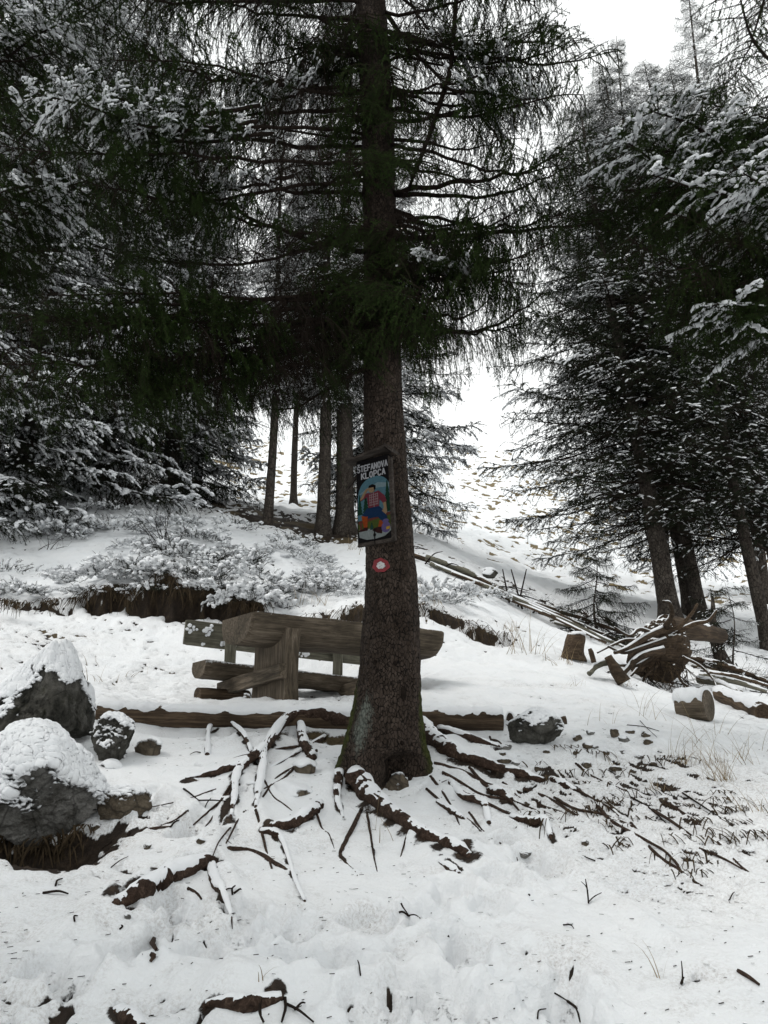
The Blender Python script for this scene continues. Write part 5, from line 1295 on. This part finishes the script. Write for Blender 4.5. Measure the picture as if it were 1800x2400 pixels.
# near tree outside the left edge
nb = Vector((-4.6, 6.2, gz(-4.6, 6.2)))
near2 = empty('spruce_tree', nb, 'near spruce beyond the left edge whose dark boughs hang in', 'spruce tree')
P, R = smooth_path([nb - Vector((0, 0, .3)), nb + Vector((0, 0, 5)), nb + Vector((0, 0, 12))], (.24, .19, .08), 40); mb = MB(); V, tr, q = tube(P, R, 16, rough=.1); mb.add(V, tr, q); mb.build('trunk', M_TRUNK, near2)
for k, (x, y, Y, kind) in enumerate(((150,300,5.2,'snow'),(260,350,5.4,'snow'),(60,420,5.0,'snow'),(200,460,5.4,'snow'),(420,400,5.8,'snow'),(320,240,5.8,'dark'),(160,420,5.6,'dark'),(300,500,5.7,'dark'),(120,600,5.4,'dark'),(60,520,5.1,'dark'),(200,40,5.2,'snow'),(120,100,5.2,'dark'),(300,20,5.5,'snow'),
        (60,200,5.0,'dark'),(220,160,5.6,'mid'),(100,20,5.2,'snow'),(80,850,5.6,'dark'),(240,400,5.2,'snow'))):
    p1 = W(x, y, Y); base = nb + Vector((0, 0, max(.5, p1.z - nb.z + .35))); d = p1 - base; lib, nat = LIB[kind]
    place_branch(near2, lib[k % len(lib)], base, d, d.length, lr.uniform(-.15, .15), nat=nat, thick=1.0)

# ------------------------------------------------------------------ junipers and low plants
def shrub_mesh(name, seed, n=50, snow=.5, mats=None, R=.45, H=.15):
    r = np.random.default_rng(seed); mb = MB(); N0 = []; N1 = []; S0 = []; S1 = []; B0 = []; B1 = []
    for i in range(n):
        a = r.uniform(0, 6.283); rad = R * math.sqrt(r.random()); p = np.array([math.cos(a) * rad, math.sin(a) * rad, -0.03 + H * (1 - (rad / R)**2) * .7])
        d = np.array([math.cos(a) * .8, math.sin(a) * .8, r.uniform(.25, .9)]) + .3 * r.normal(size=3); d /= np.linalg.norm(d); ln = r.uniform(.10, .24); m = 3; cl = 1.7 if math.sin(p[0] * 17 + seed) + math.sin(p[1] * 19 + seed * 2) > -.2 else .1
        for k in range(m):
            d2 = d + np.array([0, 0, -.28 * k]) + .15 * r.normal(size=3); d2 /= np.linalg.norm(d2); q = p + d2 * ln / m
            S0.append(p); S1.append(q); N0.append(p); N1.append(q)
            for w in range(3):
                e = d2 + .8 * r.normal(size=3); e /= np.linalg.norm(e); qq = p + e * r.uniform(.03, .07); N0.append(p); N1.append(qq)
                if r.random() < snow * .5 * cl and e[2] > -.2: B0.append(p); B1.append(qq)
            if r.random() < snow * cl: B0.append(p); B1.append(q)
            p = q
    stems(mb, np.array(S0), np.array(S1), .004, .002, 0); needles(mb, np.array(N0), np.array(N1), 130, .017, .005, 1, r)
    snow_blobs(mb, np.array(B0), np.array(B1), .031, .024, 2, r, 6, 4, .35)
    return mb.mesh(name, mats or [M_TWIG, M_JUN, M_SNOW])
SHR = [shrub_mesh('juniper', 200 + k, snow=(.42, .2, .5, .12, .32)[k]) for k in range(5)]
ALAB = ['above the table top, behind the long bench', 'over the middle of the cut bank', 'along the rim of the dark cut bank', 'high on the slope under the snow laden spruces', 'at the upper left edge of the slope', 'between the table and the big trunk', 'on the open slope left of the slim bare trunk', 'low behind the table along the bank', 'at the left edge above the brown grass', 'right of the big trunk below the fallen poles', 'at the left end of the cut bank']
AREAS = [((600,1330),(190,70),34),((420,1300),(170,60),30),((330,1365),(190,36),28),((180,1235),(160,40),26),((60,1190),(120,40),16),((700,1385),(130,30),16),((470,1255),(120,26),14),((560,1405),(200,22),18),((30,1370),(60,40),8),((1050,1405),(110,20),8),((120,1385),(90,20),8)]
for ai, (c, s, n) in enumerate(AREAS):
    for i in range(n):
        x = c[0] + s[0] * rg.uniform(-1, 1); y = c[1] + s[1] * rg.uniform(-1, 1)
        if x < -30 or n2(x * .012, y * .035, 5) < -0.08: continue
        p = G(x, y, .02)
        if p.y > 20 or p.y < 9.8: continue
        sc = rg.uniform(.35, 1.25) * (1 if c[1] > 1250 else 1.15)
        o = link('juniper_shrub', SHR[i % 5], None, Matrix.Translation(p) @ Matrix.Rotation(rg.uniform(0, 6.28), 4, 'Z') @ Matrix.Diagonal((sc, sc, sc * rg.uniform(.7, 1.1), 1)))
        tag(o, 'low snow tufted juniper ' + ALAB[ai], 'juniper', 'creeping junipers ' + ALAB[ai])
def grass_clump(name, loc, n, h, spread, mat, label, group=None, lean=(0, 0), droopy=.3, seed=0, w=.0025, kind=None, cat='grass tuft'):
    r = np.random.default_rng(seed); mb = MB(); V = []; T_ = []
    for i in range(n):
        a = r.uniform(0, 6.28); p = np.array([math.cos(a), math.sin(a), 0]) * spread * math.sqrt(r.random()); d = np.array([lean[0] + .35 * r.normal(), lean[1] + .35 * r.normal(), 1.0]); d /= np.linalg.norm(d)
        ln = h * r.uniform(.5, 1.15); pts = [p]
        for k in range(4):
            d = d + np.array([d[0] * .15, d[1] * .15, -droopy * k * .35]); d /= np.linalg.norm(d); pts.append(pts[-1] + d * ln / 4)
        sd = np.array([math.sin(a + 1), math.cos(a + 1), 0]) * w; b = len(V)
        for k, q in enumerate(pts):
            f = 1 - k / 5; V += [q - sd * f, q + sd * f]
        for k in range(4): T_.append((b + 2 * k, b + 2 * k + 1, b + 2 * k + 3, b + 2 * k + 2))
    mb.add(np.array(V), quads=T_); o = mb.build(name, mat, None, matrix=Matrix.Translation(Vector(loc)))
    return tag(o, label, None if kind else cat, group, kind)
stalk_spots = [(1215,1535,10,.55,.3),(1240,1530,8,.6,.25),(1270,1535,8,.5,.25),(1300,1550,10,.3,.2),(1335,1560,14,.25,.2),(1648,1740,5,.45,.1),(1535,1690,5,.45,.1),(1520,1680,4,.35,.1),(1700,1730,8,.45,.3),(1760,1760,8,.35,.3),(1740,1790,26,.25,.15),(1690,1830,40,.22,.12),(1660,1800,30,.28,.12),
   (1600,1790,22,.2,.1),(1620,1760,10,.35,.15),(1500,1660,5,.3,.15),(1400,1700,5,.2,.15),(880,1950,3,.5,.04),(905,1975,4,.22,.05),(1545,2290,4,.12,.02),(612,2300,4,.10,.02),(1430,1800,8,.15,.1),(1540,1850,16,.12,.1),(1780,1900,20,.2,.12),(250,1600,7,.22,.2),(230,1560,5,.2,.15),(330,1880-290,6,.2,.2),
   (830,1290,16,.35,.15),(860,1300,14,.3,.15),(990,1380,16,.25,.15),(1110,1400,20,.25,.2),(1010,1480-60,18,.3,.2),(730,1420,20,.35,.2),(1350,1610,14,.15,.15),(1460,1610,12,.2,.1),(1190,1480,18,.22,.15),(300,1410,12,.3,.2)]
def gzn(x, y): return 'at the foot of the big trunk' if 800 < x < 950 and y > 1800 else 'in the slope by the low sawn stump' if 1180 < x < 1480 and y < 1650 else 'on the far bank beside the trunk' if x > 680 and y < 1500 else 'in the snow left of the table' if x < 500 else 'on the right bank' if y < 2000 else 'in the front snow'
for i, (x, y, n, h, s) in enumerate(stalk_spots):
    grass_clump('dry_grass_tuft', G(x, y), n, h, s, M_GRASS, 'dry straw coloured grass stalks ' + gzn(x, y), 'dry grass stalks ' + gzn(x, y), lean=(.25 * math.sin(i), 0), seed=i, w=.002 if y > 1600 else .004)
# dark hanging grass on the cut bank and at the left edge
def hanging(name, spots, label, seed, h=(.12, .50), mat=M_HANG):
    r = np.random.default_rng(seed); V = []; Q = []
    for (p, n, sp) in spots:
        for i in range(n):
            b0 = np.array([p[0] + r.normal() * sp, p[1] + r.normal() * sp * .4, p[2]]); ln = r.uniform(*h) * r.choice([.35, .7, 1.1])
            d = np.array([r.normal() * .5, -.55 + r.normal() * .2, .1]); pts = [b0]
            for k in range(4):
                d = d + np.array([0.05 * r.normal(), .05, -.45]); d /= np.linalg.norm(d); pts.append(pts[-1] + d * ln / 4)
            b = len(V); sd = np.array([.0045, .002, 0]) * r.uniform(.4, 1.3)
            for k, q in enumerate(pts): V += [q - sd * (1.2 - k / 5), q + sd * (1.2 - k / 5)]
            for k in range(4): Q.append((b + 2 * k, b + 2 * k + 1, b + 2 * k + 3, b + 2 * k + 2))
    return tag(MB().add(np.array(V), quads=Q).build(name, mat), label, None, None, 'stuff')
sp_ = []
for x in np.linspace(-4.6, 1.8, 70):
    yb = float(bank_line(np.array([x]))[0]) + .05; hgt = float(bank(np.array([x]), np.array([yb]))[1][0])
    if hgt > .08: 
        k_ = float(n2(x * 3.1, 4.4, 3)); sp_.append(((x + .05 * math.sin(x * 31), yb + .06 * k_, gz(x, yb + .12) - .02 - .05 * abs(k_)), int(max(0, (26 if x < -1.5 else 12) * (1 + 2.2 * k_))), .07 + .05 * k_))
hanging('hanging_grass', sp_, 'dark dead grass and rootlets hanging over the cut bank', 3)
sp_ = [(tuple(onY(x, 1440, 9.7, .25)), 50, .10) for x in (-10, 15, 40)] + [(tuple(G(x, y, .02)), 26, .07) for x, y in ((20,1960),(70,1962),(120,1965),(165,1955),(200,1940),(40,1990),(110,1990),(150,1985))]
for x, y in ((1560,1780),(1600,1790),(1700,1880),(1740,1900),(1500,1860),(1650,1930),(1780,1960),(1420,1890)):
    p = G(x, y, .03); sp_.append((tuple(p), 14, .08))
for i in range(46):
    x = 1230 + 560 * rg.random(); y = 1730 + (x - 1230) * .33 + 220 * rg.random() - 30; p = G(x, y, .02); sp_.append((tuple(p), int(4 + 9 * rg.random()), .05))
hanging('drooping_grass', sp_, 'drooping brown grass at the left edge and on the right bank', 4, (.08, .28))
# bare shrubs among the junipers
def bare_bush(px, py, n, h, label, seed, spread=.5, mat=M_TWIG):
    r = np.random.default_rng(seed); p = np.array(list(G(px, py))); mb = MB(); S0, S1, sr = [], [], []
    for i in range(n):
        d = np.array([r.normal() * spread, r.normal() * spread * .6, 1.0]); d /= np.linalg.norm(d); q = p + [r.normal() * .08, r.normal() * .05, 0]; m = 7
        for k in range(m):
            d = d + .16 * r.normal(size=3); d /= np.linalg.norm(d); q2 = q + d * h / m * r.uniform(.7, 1.2); S0.append(q); S1.append(q2); sr.append(.007 * (1 - k / m) + .002)
            if r.random() < .7:
                e = d + .8 * r.normal(size=3); e /= np.linalg.norm(e); S0.append(q2); S1.append(q2 + e * r.uniform(.06, .2)); sr.append(.002)
            q = q2
    stems(mb, np.array(S0), np.array(S1), np.array(sr), np.array(sr) * .7, 0)
    return tag(mb.build('bare_bush', mat), label, 'bush')
bare_bush(385, 1290, 14, .9, 'leafless bush with fine brown twigs above the cut bank at left', 1, .8)
bare_bush(180, 1255, 8, 1.0, 'leafless bush with long crossing twigs among the upper left junipers', 2, .9)
bare_bush(300, 1185, 26, 1.6, 'brown leafless thicket below the snow laden left spruces', 3, .7)
bare_bush(440, 1180, 22, 1.4, 'brown leafless thicket beside the short dark trunk', 4, .9)
bare_bush(250, 1195, 22, 1.3, 'brown thicket in the dark under the second spruce', 5, .7)
bare_bush(120, 1290, 4, .35, 'tiny bare twig cluster in the smooth snow at left', 6, .7)
# small twigs and dropped sticks in the foreground
tw_ = [((845,2290),(838,2250),.003),((1380,2120),(1372,2060),.004),((1378,2118),(1410,2092),.003),((1378,2090),(1362,2066),.0025),((1240,2098),(1245,2118),.006),((1425,1806),(1450,1830),.004),((525,1500+600),(545,2085),.004),((548,2096),(565,2088),.005),((545,2100),(552,2075),.005),
       ((440,2084),(472,2111),.008),((360,2205),(366,2230),.012),((355,2240),(352,2258),.010),((175,2162),(182,2150),.004),((100,2095),(160,2098),.006),((130,2078),(146,2062),.005),((280,1830+350),(284,2172),.004),
       ((618,2400),(608,2350),.004),((668,2342),(660,2400),.006),((672,2356),(735,2400),.005),((690,2370),(715,2355),.004),((612,2390),(614,2340),.003),((1600,2308),(1597,2252),.003),((1597,2310),(1603,2290),.005),((1730,2278),(1780,2312),.008),((1710,2112),(1722,2094),.003),
       ((935,2140),(960,2152),.005),((955,2148),(985,2156),.003),((940,2120),(958,2148),.004),((1050,2195),(1052,2210),.004),((1190,1745),(1200,1752),.004),((1150,1735),(1175,1745),.010),((1148,1728),(1160,1748),.009),((1470,1700),(1545,1715),.004),((1500,1690),(1540,1730),.003),
       ((1030,1830),(1045,1870),.004),((1045,1868),(1060,1885),.003),((1035,1835),(1052,1828),.003),((1052,1828),(1068,1868),.003),((1035,1870),(1022,1890),.003),((430,1850),(465,1878),.006),((465,1878),(530,1880),.005),((480,1895),(495,1870),.004),((330,1950),(400,1940),.010),((400,1940),(420,1925),.006),
       ((470,1765),(445,1770),.004),((300,1960),(304,1950),.007),((260,2035),(300,2010),.003),((240,1990),(262,1975),.004),((1350,1850),(1400,1880),.008),((1400,1880),(1450,1915),.007),((1530,1900),(1620,1960),.010),((1480,1870),(1560,1930),.006),((1600,1860),(1690,1920),.006),((1640,1990),(1740,2040),.007),
       ((1395,2020),(1370,2010),.004),((1320,2170),(1345,2180),.003),((1260,2390),(1280,2370),.003),((1330,2350),(1360,2400),.005),((1300,2330),(1345,2360),.003),((870,1985),(878,2008),.003)]
for i, (a, b, r) in enumerate(tw_):
    p0 = G(*a, .004); up = b[1] < a[1] - 18 and abs(b[0] - a[0]) < 20
    p1 = W(b[0], b[1], p0.y + .01) if up or (a[0] in (1378, 1240) or 1030 <= a[0] <= 1052) else G(*b, .006)
    m = (p0 + p1) / 2 + Vector((.01 * math.sin(i * 3), 0, .006 + .004 * math.cos(i)))
    o = stick(None, [p0, m, p1], (r, r * .9, r * .55), M_ROOT if r > .006 else M_TWIG, 'dropped_twig', 5, .2, i, n=8)
    zn = ('in the snow at lower left' if a[0] < 460 and a[1] > 2000 else 'near the boulders at left' if a[0] < 480 else 'beside the right flank of the big trunk' if 1000 < a[0] < 1110 and a[1] < 1900 else 'on the streaky right bank' if a[0] > 1200 and a[1] < 2030 else 'in the snow at lower right' if a[0] > 1200 else 'in the snow at bottom centre' if a[1] > 2200 else 'in the trodden snow in front of the trunk')
    tag(o, 'small dark dropped twig ' + zn, 'twig', 'dropped twigs ' + zn)
# fallen needles and crumbs of bark
r_ = np.random.default_rng(77); V = []; Tt = []
ndl = 0
for i in range(1000):
    Y = 2.8 + 4.0 * r_.random() ** 1.2; x = r_.uniform(-1, 1) * (Y * .52)
    z = 0
    V.append((x, Y)); 
V = np.array(V)
Zs = hf(V[:, 0], V[:, 1]); an = r_.uniform(0, np.pi, len(V)); ln = r_.uniform(.005, .013, len(V)); th = r_.uniform(.0008, .0018, len(V))
cx = np.cos(an); sn_ = np.sin(an); P4 = []
for sx_, sy_, dz_ in ((-1, -1, .002), (1, -1, .002), (1, 1, .004), (-1, 1, .004)):
    P4.append(np.stack([V[:, 0] + sx_ * ln * cx - sy_ * th * sn_, V[:, 1] + sx_ * ln * sn_ + sy_ * th * cx, Zs + dz_ + .0015], 1))
P4 = np.stack(P4, 1).reshape(-1, 3)
tag(MB().add(P4, quads=np.arange(len(P4)).reshape(-1, 4)).build('fallen_needles', M_TWIG), 'spruce needles and bark crumbs sprinkled on the snow', None, None, 'stuff')
print('objects', len(bpy.data.objects), 'tris', sum(len(m.polygons) for m in bpy.data.meshes))
